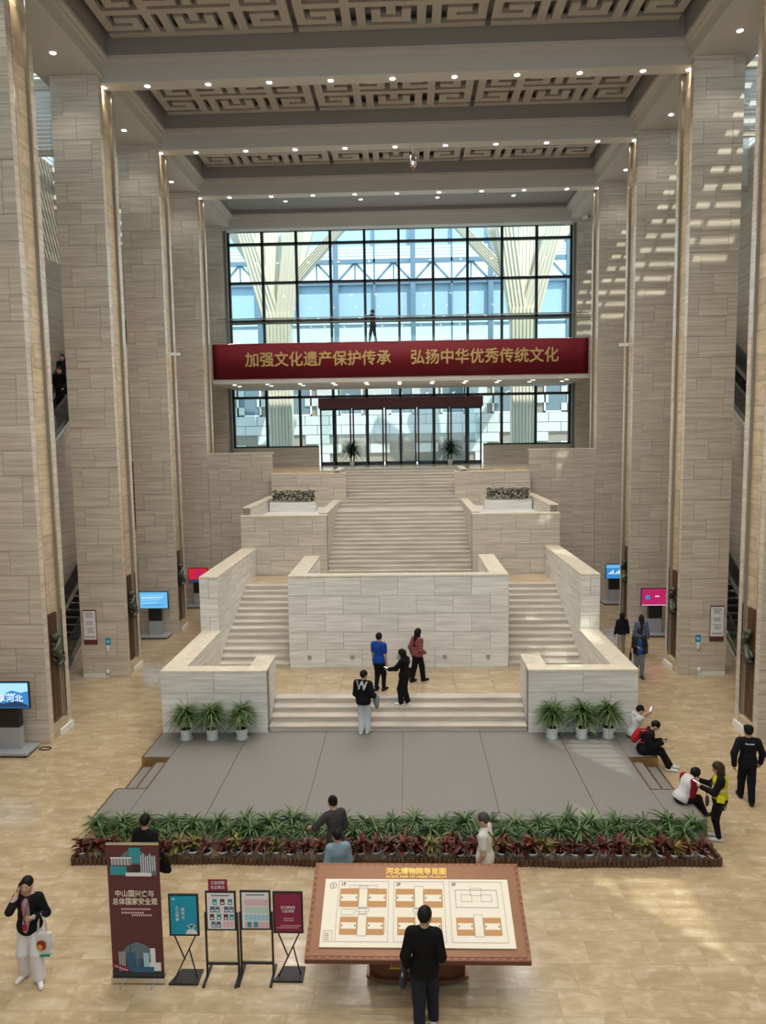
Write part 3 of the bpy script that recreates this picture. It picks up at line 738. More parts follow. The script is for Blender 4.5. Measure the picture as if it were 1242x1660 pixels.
for k, (u0, u1, t) in enumerate(((-1.24, -.44, '1F'), (-.36, .44, '2F'), (.52, 1.36, '3F'))):
    frame_(u0, u1, .25, 1.24)
    lettering(t, M['ink'], cb, bplane(u0+.075, 1.185, .036), .075, rot=tilt, bold=.02)
    c = (u0+u1)/2
    for vb, hh in ((.36, .28), (.80, .31)):
        if k == 2 and vb > .5:
            frame_(c-.33, c+.33, .80, 1.10, .008); frame_(c-.24, c-.07, .90, 1.02); frame_(c+.07, c+.24, .90, 1.02); frame_(c-.09, c+.09, 1.0, 1.13); continue
        for q in (-1, 1):
            w = .30 if vb > .5 else .27
            a, b = sorted((c+q*.07, c+q*(.07+w))); bquad('plan_wing', M['tan'], a, b, vb, vb+hh, .033, .003, cb)
            bquad('plan_room', M['cream'], a+.02, b-.02, vb+hh*.32, vb+hh*.68, .035, .002, cb)
            frame_(a+.05, b-.05, vb+hh*.34, vb+hh*.64, .005)
            for e in (a+.03, b-.045): bquad('plan_mark', M['ink'], e, e+.015, vb+hh*.45, vb+hh*.55, .037, .002, cb)
        frame_(c-.07, c+.07, vb-.02, vb+hh+.05, .006)
    if k < 2:
        frame_(c-.05, c+.05, .68, .80, .006); frame_(c-.10, c+.10, .72, .78, .005)
        if k == 0: frame_(c-.33, c-.12, .67, .77, .005); frame_(c-.22, c+.22, 1.11, 1.17, .005); frame_(c+.1, c+.36, .40, .62, .005)
mb = MB(); 
for a in range(20):
    t0, t1 = 2*PI*a/20, 2*PI*(a+1)/20
    mb.add([bplane(-1.33+r_*math.cos(t), 1.16+r_*math.sin(t), .0345) for r_, t in ((.055, t0), (.055, t1), (.048, t1), (.048, t0))], [(0, 1, 2, 3)])
mb.obj('compass_ring', M['ink'], cb); bquad('compass_mark', M['ink'], -1.335, -1.325, 1.13, 1.19, .035, .003, cb)
frame_(-1.42, -1.28, .25, .42); [bquad('legend_mark', M['grey'], -1.40, -1.33, .28+.03*k, .29+.03*k, .035, .003, cb) for k in range(4)]
# pedestal: bowed copper cabinet on small feet with a crest
prof = [(-.72, .98), (-.74, .60), (-.55, .50), (0, .46), (.55, .50), (.74, .60), (.72, .98), (.4, 1.1), (-.4, 1.1)]
MB().prism(prof, .08, .74, 'z').obj('pedestal', M['copper_dark'], mp_)
MB().prism([(-.77, 1.0), (-.79, .56), (-.57, .46), (0, .42), (.57, .46), (.79, .56), (.77, 1.0), (0, 1.06)], .70, .76, 'z').obj('pedestal_top', M['copper'], mp_)
MB().prism([(-.77, 1.0), (-.79, .56), (-.57, .46), (0, .42), (.57, .46), (.79, .56), (.77, 1.0), (0, 1.06)], .08, .13, 'z').obj('pedestal_rim', M['copper'], mp_)
for x in (-.66, -.58, .58, .66): MB().tube([(x, .66, 0), (x, .66, .09)], .03, 8).obj('foot', M['black'], mp_)
MB().box(-.5, .5, .95, 1.05, .7, 1.15).obj('strut', M['copper_dark'], mp_)
mb = MB()
for k in range(9): mb.box(-.40+k*.042, -.385+k*.042, .468, .51, .34, .42+.10*math.sin(PI*(k+.5)/9))
mb.box(-.43, .0, .468, .51, .30, .33); mb.obj('crest', M['gold'], mp_)

# ------------------------------------------------------------------ roll-up banner
ru = thing('rollup_banner', 'maroon roll-up exhibition banner with pale title beside the easels', 'banner', (-3.93, 10.46, 0))
MB().box(-.42, .42, -.06, .06, .03, .11).obj('base', M['steel'], ru)
for x in (-.24, .24): MB().bar((x, -.17, .012), (x+.03, .17, .012), .03, .024).obj('foot', M['steel'], ru)
MB().tube([(0, .05, .1), (0, .05, 2.25)], .012, 8).obj('pole', M['steel'], ru)
MB().box(-.405, .405, -.006, 0, .11, 2.28).obj('sheet', M['maroon'], ru)
MB().box(-.41, .41, -.016, .012, 2.265, 2.295).obj('top_rail', M['steel'], ru)
def disc(name, m, parent, x, z, r, y, half=False, n=24):
    a1 = PI if half else 2*PI; pts = [(x+r*math.cos(a1*k/n), z+r*math.sin(a1*k/n)) for k in range(n+(1 if half else 0))]
    return MB().add([(a, y, b) for a, b in pts], [tuple(range(len(pts)))]).obj(name, m, parent)
def pr(name, m, parent, x0, x1, z0, z1, y): return MB().box(x0, x1, y, y+.002, z0, z1).obj(name, M[m], parent)
lettering('中山国兴亡与', M['cream'], ru, (.0, -.012, 1.47), .12, width=.60, bold=.02)
lettering('总体国家安全观', M['cream'], ru, (.0, -.012, 1.34), .12, width=.70, bold=.02)
for z, a, b in ((1.22, -.22, .22), (1.16, -.22, .12), (1.12, -.06, .26)):
    mb = MB(); x = a
    while x < b: mb.box(x, x+.024, -.010, -.008, z-.014, z+.014); x += .036
    mb.obj('fine_print', M['pink'], ru)
disc('picture_arc', M['bluegrey'], ru, .02, 1.95, .24, -.009, True)
pr('picture', 'teal', ru, -.06, .12, 1.98, 2.22, -.012); pr('picture', 'grey', ru, -.34, -.02, 1.94, 2.06, -.013); pr('picture', 'bluegrey', ru, .10, .36, 1.78, 2.10, -.014)
pr('picture', 'teal', ru, -.36, -.10, 1.78, 1.92, -.015); pr('picture', 'paper', ru, -.12, .28, 1.76, 1.82, -.016); pr('picture', 'ink', ru, -.02, .12, 1.83, 1.93, -.016)
mb = MB()
for k in range(7): mb.box(.12+k*.035, .133+k*.035, -.018, -.016, 1.80+.01*k, 2.10+.03*math.sin(k*2))
mb.obj('picture', M['paper'], ru)
mb = MB().box(-.35, -.02, -.019, -.017, 2.05, 2.07)
for k in range(6): mb.box(-.33+k*.05, -.32+k*.05, -.019, -.017, 1.93, 2.05)
mb.obj('picture', M['paper'], ru)
disc('skyline_arc', M['bluegrey'], ru, .0, .40, .26, -.009, True)
for (a, b, z, m_n) in ((-.30, -.19, .52, 'grey'), (-.17, -.04, .50, 'steelblue'), (-.03, .04, .68, 'bluegrey'), (.00, .07, .40, 'steelblue'), (.09, .18, .50, 'sky'), (.20, .28, .58, 'paper'), (.15, .36, .34, 'paper'), (-.12, -.10, .62, 'steelblue')):
    pr('skyline', m_n, ru, a, b, .17, z, -.012-R.random()*.004)
pr('skyline', 'ink', ru, -.405, .405, .115, .20, -.018); pr('skyline', 'steelblue', ru, -.1, .25, .18, .27, -.0185)
MB().bar((-.39, -.02, .31), (-.15, -.02, .22), .002, .07, up=(0, 0, 1)).obj('ribbon', M['crimson'], ru)
mb = MB(); [mb.box(-.36+k*.035, -.34+k*.035, -.023, -.021, .272-k*.013, .292-k*.013) for k in range(6)]; mb.obj('fine_print', M['paper'], ru)

# ------------------------------------------------------------------ easel signs
def frame_board(parent, w, z0, z1, m, y=0.0, fr=.028, tilt=0.0, front=None):
    b = MB().box(-w/2, w/2, y-.012, y+.012, z0, z1).obj('board', M['black'], parent)
    MB().box(-w/2+fr, w/2-fr, y-.015, y-.011, z0+fr, z1-fr).obj('poster', M[m], b)
    return b
def x_easel(loc, rz, m, label):
    t = thing('easel_sign', label, 'sign', loc, rz)
    b = frame_board(t, .47, .70, 1.39, m, y=.02)
    MB().tube([(-.17, .03, .70), (-.02, .04, .28)], .011, 6).obj('leg', M['black'], t)
    MB().tube([(.17, .03, .70), (-.16, -.06, .03)], .011, 6).obj('leg', M['black'], t)
    MB().tube([(.07, .0, .48), (.18, -.02, .03)], .011, 6).obj('leg', M['black'], t)
    MB().prism([(-.23, -.16), (.23, -.16), (.23, .16), (-.12, .16)], 0, .03, 'z').obj('base_plate', M['black'], t)
    return t, b
t, b = x_easel((-3.22, 10.56, 0), 0, 'bluep', 'black easel with a cyan blue sign next to the maroon roll-up banner')
for k, ch in enumerate('人工讲解'): lettering(ch, M['white'], b, (-.10, .002, 1.17-k*.065), .06, bold=.01)
for k, ch in enumerate('服务台'): lettering(ch, M['white'], b, (-.01, .002, 1.14-k*.065), .06, bold=.01)
MB().box(-.175, -.135, .003, .004, 1.30, 1.33).obj('badge', M['white'], b)
disc('attendant_head', M['white'], b, .115, .86, .045, .002); disc('attendant_body', M['white'], b, .115, .735, .09, .002, True); disc('attendant_face', M['bluep'], b, .115, .845, .026, .001)
MB().box(.05, .18, .002, .003, .865, .885).obj('headset', M['white'], b)
t, b = x_easel((-1.60, 10.64, 0), 0, 'crimson', 'black easel with a crimson sign next to the copper guide map')
lettering('河北博物院', M['paper'], b, (0, .002, 1.13), .055, width=.23); lettering('公益讲解', M['paper'], b, (0, .002, 1.07), .055, width=.19)
for z, a, bb in ((.95, -.07, .08), (.915, -.07, .08), (.83, -.12, .2), (.795, -.18, .16)):
    mb = MB(); x = a
    while x < bb: mb.box(x, x+.012, .002, .003, z-.008, z+.008); x += .018
    mb.obj('fine_print', M['pink'], b)
def stand_sign(loc, label, header=None):
    t = thing('stand_sign', label, 'sign', loc)
    b = frame_board(t, .48, .78, 1.43, 'paper', y=0)
    for s in (-1, 1):
        MB().box(s*.25-.014, s*.25+.014, -.01, .02, .05, 1.07).obj('post', M['black'], t)
        MB().bar((s*.25, -.25, .02), (s*.25, .22, .02), .035, .04).obj('foot', M['black'], t)
    MB().box(-.25, .25, -.01, .02, .20, .235).obj('crossbar', M['black'], t)
    if header:
        h = MB().box(-.185, .115, -.005, .005, 1.43, 1.62).obj('header_board', M['crimson'], t)
        lettering('公益讲解', M['white'], h, (-.035, -.008, 1.565), .062, width=.22); lettering('在此集合', M['white'], h, (-.035, -.008, 1.49), .062, width=.22)
    mb = MB(); [mb.box(-.14+k*.024, -.123+k*.024, -.018, -.016, 1.355, 1.375) for k in range(12)]; mb.obj('poster_title', M['ink'], b)
    return t, b
t, b = stand_sign((-2.64, 10.60, 0), 'black floor stand with a photo poster under a red header board', True)
for r, row in enumerate(((-.09, .03, .15), (-.13, -.05, .09, .17), (-.14, -.03, .08, .17), (-.12, -.04))):
    for k, x in enumerate(row):
        z = 1.26-r*.125; c = ['teal', 'bluegrey', 'maroon', 'steelblue'][(r*3+k*2) % 4]
        MB().box(x-.034, x+.034, -.018, -.016, z-.05, z+.045).obj('picture', M[c], b); MB().box(x-.02, x+.02, -.019, -.018, z-.035, z-.005).obj('picture', M['paper'], b)
for k in range(3): MB().box(.03+k*.06, .08+k*.06, -.018, -.016, .84, .93).obj('picture', M['pink'], b)
t, b = stand_sign((-2.10, 10.62, 0), 'black floor stand with a white poster of pastel table rows')
for r, c in enumerate(('pink', 'mint', 'sky', 'pink')):
    z = 1.19-r*.125
    for k in range(6): MB().box(-.17+k*.063, -.112+k*.063, -.018, -.016, z-.0, z+.10).obj('table_cell', M[c], b)
for x in (-.10, .0): MB().box(x-.03, x+.03, -.02, -.018, .83, .92).obj('picture', M['teal'], b)

# ------------------------------------------------------------------ screen kiosks
def screen_mat(name, col, es=1.0): return mat(name, (.01, .01, .01, 1), .25, emit=col, es=es)
SCR = dict(blue=screen_mat('screen blue', (.03, .19, .46, 1), .9), lblue=screen_mat('screen light blue', (.12, .42, .72, 1), .8), red=screen_mat('screen red', (.45, .012, .03, 1), .9),
           pink=screen_mat('screen magenta', (.40, .012, .10, 1), .8), glow=screen_mat('screen white', (.75, .85, .95, 1), .9), dark=screen_mat('screen navy', (.01, .04, .11, 1), .8), pale=screen_mat('screen pale', (.35, .62, .85, 1), .9))
def kiosk(loc, label, scr, deco, w=1.25, rz=0):
    t = thing('screen_kiosk', label, 'screen', loc, rz)
    MB().prism([(-.60, -.42), (.60, -.42), (.60, .30), (-.60, .30)], .06, .12, 'z').obj('base', M['kioskgrey'], t)
    for x in (-.5, .5):
        for y in (-.34, .24): MB().tube([(x, y, 0), (x, y, .07)], .035, 8).obj('caster', M['black'], t)
    MB().box(-.27, .27, -.10, .10, .12, .72).obj('cabinet', M['kioskgrey'], t); MB().box(-.27, .27, -.10, .10, .72, 1.34).obj('column', M['black'], t)
    b = MB().box(-w/2, w/2, -.16, -.10, 1.27, 2.02).obj('display', M['black'], t)
    MB().box(-w/2+.025, w/2-.025, -.166, -.159, 1.295, 1.995).obj('screen', SCR[scr], b)
    deco(b, w)
    return t
def d_hebei(b, w):
    pts = [(-w/2+.03, 1.62), (-.35, 1.74), (-.1, 1.68), (.15, 1.78), (.4, 1.72), (w/2-.03, 1.76), (w/2-.03, 1.98), (-w/2+.03, 1.98)]
    MB().add([(x, -.168, z) for x, z in pts], [tuple(range(len(pts)))]).obj('screen_sky', SCR['pale'], b)
    pts = [(-w/2+.03, 1.31), (w/2-.03, 1.31), (w/2-.03, 1.36), (.3, 1.50), (-.1, 1.42), (-.4, 1.46), (-w/2+.03, 1.40)]
    MB().add([(x, -.168, z) for x, z in pts], [tuple(range(len(pts)))]).obj('screen_hills', SCR['dark'], b)
    lettering('乐享河北', SCR['glow'], b, (-.02, -.17, 1.55), .22, width=.95, bold=.01)
    mb = MB(); [mb.box(-.2+k*.08, -.15+k*.08, -.17, -.169, 1.66, 1.70) for k in range(6)]; mb.obj('screen_text', SCR['glow'], b)
def d_waves(b, w):
    for k, (z, c) in enumerate(((1.84, 'pale'), (1.74, 'glow'), (1.64, 'pale'), (1.52, 'pale'), (1.42, 'blue'))):
        MB().bar((-w/2+.1, -.168, z), (w/2-.1-.12*k % .4, -.168, z+.03), .002, .022+.008*(k % 2)).obj('screen_wave', SCR[c], b)
def d_red(b, w):
    disc('screen_lantern', SCR['pink'], b, .05, 1.72, .2, -.168); MB().box(-w/2+.03, w/2-.03, -.169, -.167, 1.30, 1.44).obj('screen_hills', SCR['dark'], b)
def d_navy(b, w):
    MB().box(-w/2+.03, w/2-.03, -.168, -.166, 1.82, 1.98).obj('screen_sky', SCR['lblue'], b)
    mb = MB(); [mb.box(-.35+k*.1, -.29+k*.1, -.17, -.168, 1.52, 1.56+.08*(k*7 % 3)) for k in range(9)]; mb.obj('screen_text', SCR['glow'], b)
def d_pink(b, w):
    disc('screen_badge', SCR['blue'], b, -.36, 1.64, .10, -.168); MB().box(-.05, .12, -.169, -.167, 1.66, 1.70).obj('screen_text', SCR['glow'], b)
    MB().box(-.15, .3, -.169, -.167, 1.58, 1.60).obj('screen_text', SCR['red'], b); MB().box(w/2-.1, w/2-.03, -.169, -.167, 1.5, 1.68).obj('screen_tag', SCR['glow'], b); MB().box(-w/2+.03, w/2-.03, -.169, -.167, 1.30, 1.32).obj('screen_edge', SCR['glow'], b)
kiosk((-10.52, 18.88, 0), 'screen kiosk showing a blue mountain picture before the nearest left pillar', 'blue', d_hebei)
kiosk((-10.54, 30.45, 0), 'screen kiosk showing pale blue waves before the third left pillar', 'lblue', d_waves)
kiosk((-10.24, 36.10, 0), 'screen kiosk showing a red picture before the fourth left pillar', 'red', d_red, 1.0)
kiosk((10.62, 36.20, 0), 'screen kiosk showing a navy blue picture before the fourth right pillar', 'blue', d_navy, .95)
kiosk((10.66, 30.35, 0), 'screen kiosk showing a magenta picture before the third right pillar', 'pink', d_pink)
# loose cable by the nearest kiosk
cb_ = MB().tube([(-9.72+.16*math.cos(a*.5), 19.05+.1*math.sin(a*.5), .012+.004*(a % 3)) for a in range(26)], .012, 6).obj('cable', M['black'])
tag(cb_, 'coiled black power cable on the floor beside the blue screen kiosk', 'cable')
# notice boards, dispensers and seat rails on the second pillars
for s in (-1, 1):
    sd = 'left' if s < 0 else 'right'
    x = s*11.03
    t = thing('directory_board', 'white floor directory board with brown ends on the second %s pillar' % sd, 'sign', (x, PY[5]-.002, 1.2))
    MB().box(-.24, .24, -.03, -.004, 0, 1.26).obj('backing', M['maroon'], t); MB().box(-.225, .225, -.036, -.028, .18, 1.22).obj('panel', M['paper'], t)
    mb = MB()
    for k, z in enumerate((1.14, 1.09, 1.04, .99, .82, .77, .72, .58, .53, .48, .43)): mb.box(-.12+(.03 if k in (7, 8, 9, 10) else 0), .12-.05*(k % 3 == 2)+.03*(k % 2), -.038, -.036, z, z+.026)
    for z in (1.14, .82, .58): mb.box(-.18, -.15, -.038, -.036, z, z+.03)
    for k in range(4): mb.box(-.16+k*.09, -.10+k*.09, -.038, -.036, .24, .31)
    mb.obj('lines', M['grey'], t)
    t = thing('sanitiser_dispenser', 'white hand sanitiser dispenser under a blue notice on the second %s pillar' % sd, 'dispenser', (s*10.40, PY[5]-.002, .85))
    MB().box(-.09, .09, -.012, -.004, .33, .58).obj('notice', M['bluep'], t); MB().box(-.05, .05, -.014, -.012, .40, .50).obj('notice_picture', M['sky'], t)
    MB().lathe([(.0, .0), (.03, .0), (.05, .05), (.055, .2), (.05, .24), (.0, .24)], 12, (0, -.065, .08)).obj('bottle', M['whiteplastic'], t, True); MB().box(-.02, .02, -.06, -.005, .2, .26).obj('bracket', M['steel'], t)
    t = thing('cable_duct', 'low pale cable duct along the foot of the second %s pillar' % sd, 'duct', (s*10.88, PY[5]-.004, 0))
    MB().box(-.46, .46, -.07, -.004, 0, .12).obj('duct', M['white'], t); MB().lathe([(0, 0), (.06, 0), (.07, .12), (.05, .16), (0, .16)], 12, (-s*.43, -.06, .12)).obj('sensor', M['whiteplastic'], t, True)

# bronze ornaments on the wooden boards of the pillars
def ornament_mesh():
    mb = MB(); pts = []
    for k in range(26):
        a = k/25; pts.append((.05+.03*math.sin(a*9), .16*math.sin(a*7.2)*(1-.35*a), .02+a*.80))
    mb.tube(pts, [.05+.035*math.sin(PI*min(1, k/22)) for k in range(26)], 8)
    c = [(.06, .17+.13*math.cos(t*.5), .26+.15*math.sin(t*.5)) for t in range(12)]; mb.tube(c, .035, 6)
    for k in range(7):
        y = -.16+.05*k; mb.tube([(.05, y*.6, .78), (.06, y, .90), (.05, y*1.25, 1.0+.02*(k % 2))], [.03, .025, .008], 6)
    for k in range(4):
        mb.tube([(.06, -.1, .2+.15*k), (.07, -.2, .24+.15*k), (.05, -.22, .32+.15*k)], [.03, .022, .008], 6)
    return mb.mesh('bronze_scroll', True)
ORN = ornament_mesh()
for s in (-1, 1):
    for i, nm in ((4, 'nearest'), (5, 'second'), (6, 'third')):
        t = new_obj('bronze_ornament', ORN, M['bronze'], loc=(s*(PX+.05), PY[i]+.66, 2.02), rot=(0, 0, PI if s > 0 else 0), scale=(1.5, 1.1, .98))
        tag(t, 'dark bronze scrolled dragon ornament on the wooden board of the %s %s pillar' % (nm, 'left' if s < 0 else 'right'), 'ornament', 'bronze ornaments on the pillars')
# security cameras and the hanging fire monitor
def cctv(loc, rz, label, up=False):
    t = thing('security_camera', label, 'camera', loc, rz)
    MB().tube([(0, 0, 0), (0, -.18, -.03)] if not up else [(0, 0, 0), (0, 0, -.18)], .02, 6).obj('bracket', M['white'], t)
    MB().box(-.06, .06, -.55, -.15, -.10, .02).obj('body', M['white'], t) if not up else MB().box(-.07, .07, -.2, .2, -.30, -.17).obj('body', M['white'], t)
    MB().box(-.05, .05, -.57, -.55, -.09, .01).obj('lens', M['black'], t) if not up else MB().box(-.06, .06, -.22, -.2, -.29, -.18).obj('lens', M['black'], t)
cctv((-9.735, PY[6]+.14, 12.1), PI/2+.25, 'small white security camera jutting from the third left pillar')
cctv((9.735, PY[6]+.14, 12.15), -PI/2-.25, 'small white security camera jutting from the third right pillar')
cctv((10.3, 41.7, ZC-.01), .6, 'white security camera under the ceiling near the last right pillar', True)
t = thing('fire_monitor', 'white ceiling fire monitor with a red nozzle hanging under the middle beam', 'fire nozzle', (.74, PY[6]+.61, 20.37))
MB().tube([(0, 0, 0), (0, 0, -.35)], .05, 10).obj('stem', M['white'], t); MB().lathe([(0, 0), (.13, 0), (.15, -.1), (.15, -.38), (.1, -.48), (0, -.48)][::-1], 14, (0, 0, -.33)).obj('body', M['steel'], t, True)
MB().tube([(0, -.06, -.6), (0, -.2, -.82)], [.06, .04], 10).obj('nozzle', M['white'], t); MB().lathe([(0, -.12), (.06, -.12), (.07, 0), (0, 0)], 10, (0, 0, -.8)).obj('sensor', mat('red plastic', (.5, .02, .02, 1), .4), t, True)

# ------------------------------------------------------------------ plants
def leaf_strip(mb, base, az, length, rise, droop, w, seg=4, fold=.25):
    """arching leaf: a tapered folded strip"""
    d = Vector((math.cos(az), math.sin(az), 0)); sd = Vector((-math.sin(az), math.cos(az), 0)); b = Vector(base); n0 = len(mb.v)
    for k in range(seg+1):
        t = k/seg; p = b + d*length*(t*math.cos(rise*(1-t*.3))) + Vector((0, 0, length*(math.sin(rise)*t - droop*t*t)))
        ww = w*(.35+1.1*t-1.45*t*t*t) if t < 1 else .002
        ww = max(ww, .002)
        mb.v += [tuple(p-sd*ww+Vector((0, 0, ww*fold))), tuple(p), tuple(p+sd*ww+Vector((0, 0, ww*fold)))]
    for k in range(seg):
        a = n0+3*k; mb.f += [(a, a+1, a+4, a+3), (a+1, a+2, a+5, a+4)]
def leaf_mat(name, cols, rough=.4):
    m = bpy.data.materials.new(name); m.use_nodes = True; n = m.node_tree; b = n.nodes['Principled BSDF']; L = n.links.new
    g = n.nodes.new('ShaderNodeNewGeometry'); rp = n.nodes.new('ShaderNodeValToRGB'); e = rp.color_ramp.elements
    e[0].position = 0; e[0].color = cols[0]; e[1].position = 1; e[1].color = cols[-1]
    for k, c in enumerate(cols[1:-1]): q = e.new((k+1)/(len(cols)-1)); q.color = c
    L(g.outputs['Random Per Island'], rp.inputs[0]); L(rp.outputs[0], b.inputs['Base Color']); b.inputs['Roughness'].default_value = rough
    return m
M['leaf_g'] = leaf_mat('green dracaena leaf', ((.02, .055, .012, 1), (.042, .10, .022, 1), (.085, .16, .04, 1), (.16, .22, .07, 1)))
M['leaf_p'] = leaf_mat('striped plant leaf', ((.03, .07, .015, 1), (.07, .14, .03, 1), (.17, .23, .07, 1)))
M['leaf_r'] = leaf_mat('dark red croton leaf', ((.035, .008, .008, 1), (.08, .013, .01, 1), (.15, .02, .012, 1), (.05, .025, .012, 1)))
M['leaf_y'] = leaf_mat('yellow green croton leaf', ((.06, .09, .015, 1), (.20, .17, .025, 1), (.10, .03, .012, 1), (.30, .22, .04, 1)))
M['leaf_m'] = leaf_mat('red and green croton leaf', ((.05, .06, .015, 1), (.12, .018, .012, 1), (.24, .045, .02, 1), (.05, .02, .012, 1)))
def dracaena(seed, n, L, spread, h, lo=.25):
    r = random.Random(seed); mb = MB()
    for k in range(n):
        az = r.uniform(0, 2*PI); rise = r.uniform(lo, 1.4); l = L*r.uniform(.7, 1.1); q = r.uniform(0, spread)
        a2 = r.uniform(0, 2*PI)
        leaf_strip(mb, (q*math.cos(a2), q*math.sin(a2), h*r.uniform(.35, 1)), az, l, rise, r.uniform(.35, .85), r.uniform(.017, .027), 4)
    return mb.mesh('dracaena_leaves', True, fix=False)
def croton(seed, n, L, h):
    r = random.Random(seed); mb = MB()
    for k in range(n):
        az = r.uniform(0, 2*PI); rise = r.uniform(.1, 1.3)
        leaf_strip(mb, (r.uniform(-.03, .03), r.uniform(-.03, .03), h*r.uniform(.1, 1)), az, L*r.uniform(.7, 1.1), rise, r.uniform(.2, .6), r.uniform(.03, .048), 4, .35)
    return mb.mesh('croton_leaves', True, fix=False)
DR = [dracaena(s_, 74, .42, .05, .28) for s_ in (1, 2, 3, 4)]
BIG = [dracaena(s_, 280, .62, .09, .52, .18) for s_ in (11, 12, 13)]
CR = [croton(s_, 36, .25, .20) for s_ in (21, 22, 23)]
POT = MB().lathe([(0, 0), (.075, 0), (.10, .17), (.108, .175), (.108, .20), (.092, .20), (.088, .17), (0, .17)], 14).mesh('pot', True)
BPOT = MB().lathe([(0, 0), (.12, 0), (.135, .03), (.165, .26), (.17, .30), (.152, .30), (.148, .27), (0, .27)], 20).mesh('pot', True)
SOIL = MB().lathe([(0, 0), (.086, 0), (.086, .004), (0, .004)], 12).mesh('soil'); BSOIL = MB().lathe([(0, 0), (.147, 0), (.147, .004), (0, .004)], 16).mesh('soil')
SAU = MB().lathe([(0, 0), (.15, 0), (.17, .03), (.16, .03), (.145, .012), (0, .012)], 18).mesh('saucer')
def plant(name, label, loc, leaves, m, pot, soil, zs, rz, sc=1.0, group=None, cat='plant', saucer=False):
    t = thing(name, label, cat, loc, rz, group)
    new_obj('pot', pot, M['potwhite'], t); new_obj('soil', soil, M['soil'], t, loc=(0, 0, zs))
    new_obj('foliage', leaves, m, t, loc=(0, 0, zs), scale=(sc,)*3)
    if saucer: new_obj('saucer', SAU, M['potwhite'], t)
    return t
for k, (x, y) in enumerate(((-5.71, 18.86), (-5.0, 18.86), (-4.2, 18.88), (4.14, 18.93), (4.92, 18.93), (5.63, 18.95))):
    w = ['nearest the floor edge', 'in the middle of three', 'nearest the steps'][k if k < 3 else 5-k]
    plant('potted_dracaena', 'bushy plant in a white pot before the %s parapet, %s' % ('left' if k < 3 else 'right', w), (x, y, PZ), BIG[k % 3], M['leaf_p'], BPOT, BSOIL, .272, k*1.3, .95, 'potted plants before the parapets', saucer=True)
# flower bed along the platform front
for k in range(25):
    x = -6.25+k*.515+R.uniform(-.04, .04)
    plant('potted_dracaena', 'green long-leaved plant in the rear row of the flower bed', (x, 14.42+R.uniform(-.05, .05), 0), DR[k % 4], M['leaf_g'], POT, SOIL, .172, R.uniform(0, 6), R.uniform(1.0, 1.22), 'green plants in the rear row of the flower bed')
for k in range(24):
    x = -6.0+k*.515+R.uniform(-.04, .04)
    plant('potted_dracaena', 'green long-leaved plant in the middle row of the flower bed', (x, 14.12+R.uniform(-.05, .05), 0), DR[(k+2) % 4], M['leaf_g'], POT, SOIL, .172, R.uniform(0, 6), R.uniform(.9, 1.1), 'green plants in the middle row of the flower bed')
for k in range(45):
    x = -6.28+k*.281+R.uniform(-.03, .03); q = R.choice('rrrmmyr')
    lab = {'r': 'dark red croton in a white pot in the front row of the flower bed', 'm': 'red and green croton in a white pot in the front row of the flower bed', 'y': 'yellow-green croton in a white pot in the front row of the flower bed'}[q]
    plant('potted_croton', lab, (x, 13.79+R.uniform(-.03, .03), 0), CR[k % 3], M['leaf_'+q], POT, SOIL, .172, R.uniform(0, 6), R.uniform(.9, 1.2), {'r': 'dark red crotons', 'm': 'red and green crotons', 'y': 'yellow-green crotons'}[q]+' in the flower bed')
eg = thing('log_edging', 'low edging of upright brown logs around the flower bed', 'edging', (0, 13.62, 0))
LOG = MB().lathe([(0, 0), (.042, 0), (.042, .15), (.036, .16), (0, .16)], 8).mesh('log')
n = 144
for k in range(n):
    x = -6.42+12.76*k/(n-1); new_obj('log', LOG, M['log'], eg, loc=(x, .03*math.sin(x*1.3)+.012*math.sin(x*5), 0), scale=(1, 1, R.uniform(.75, 1.05)))
for s in (-1, 1):
    for k in range(6): new_obj('log', LOG, M['log'], eg, loc=(s*6.42-.04, .09+.09*k, 0), scale=(1, 1, R.uniform(.75, 1.05)))
# hedges in planters on the terraces beside the upper flight
HD = MB(); rr = random.Random(5)
for k in range(1100):
    leaf_strip(HD, (rr.uniform(-1.0, 1.0), rr.uniform(-.2, .2), rr.uniform(.0, .5)), rr.uniform(0, 6.28), .16, rr.uniform(.2, 1.4), .4, .03, 2)
HDM = HD.mesh('hedge_leaves', True, fix=False); M['leaf_h'] = leaf_mat('dark hedge leaf', ((.008, .022, .006, 1), (.02, .05, .012, 1), (.035, .075, .02, 1)))
for s in (-1, 1):
    t = thing('planter_hedge', 'dark clipped hedge in a stone planter on the %s stair terrace' % ('left' if s < 0 else 'right'), 'hedge', (s*5.05, 34.3, 5.0))
    MB().box(-1.1, 1.1, -.28, .28, 0, .45).obj('planter', M['stair'], t); new_obj('foliage', HDM, M['leaf_h'], t, loc=(0, 0, .45))
for k, x in enumerate((-2.9, 2.9)):
    t = plant('potted_dracaena', 'tall potted plant beside the %s entrance doors at the stair top' % ('left' if x < 0 else 'right'), (x, 43.2, ZU), BIG[k], M['leaf_h'], BPOT, BSOIL, .272, 0, 1.6)
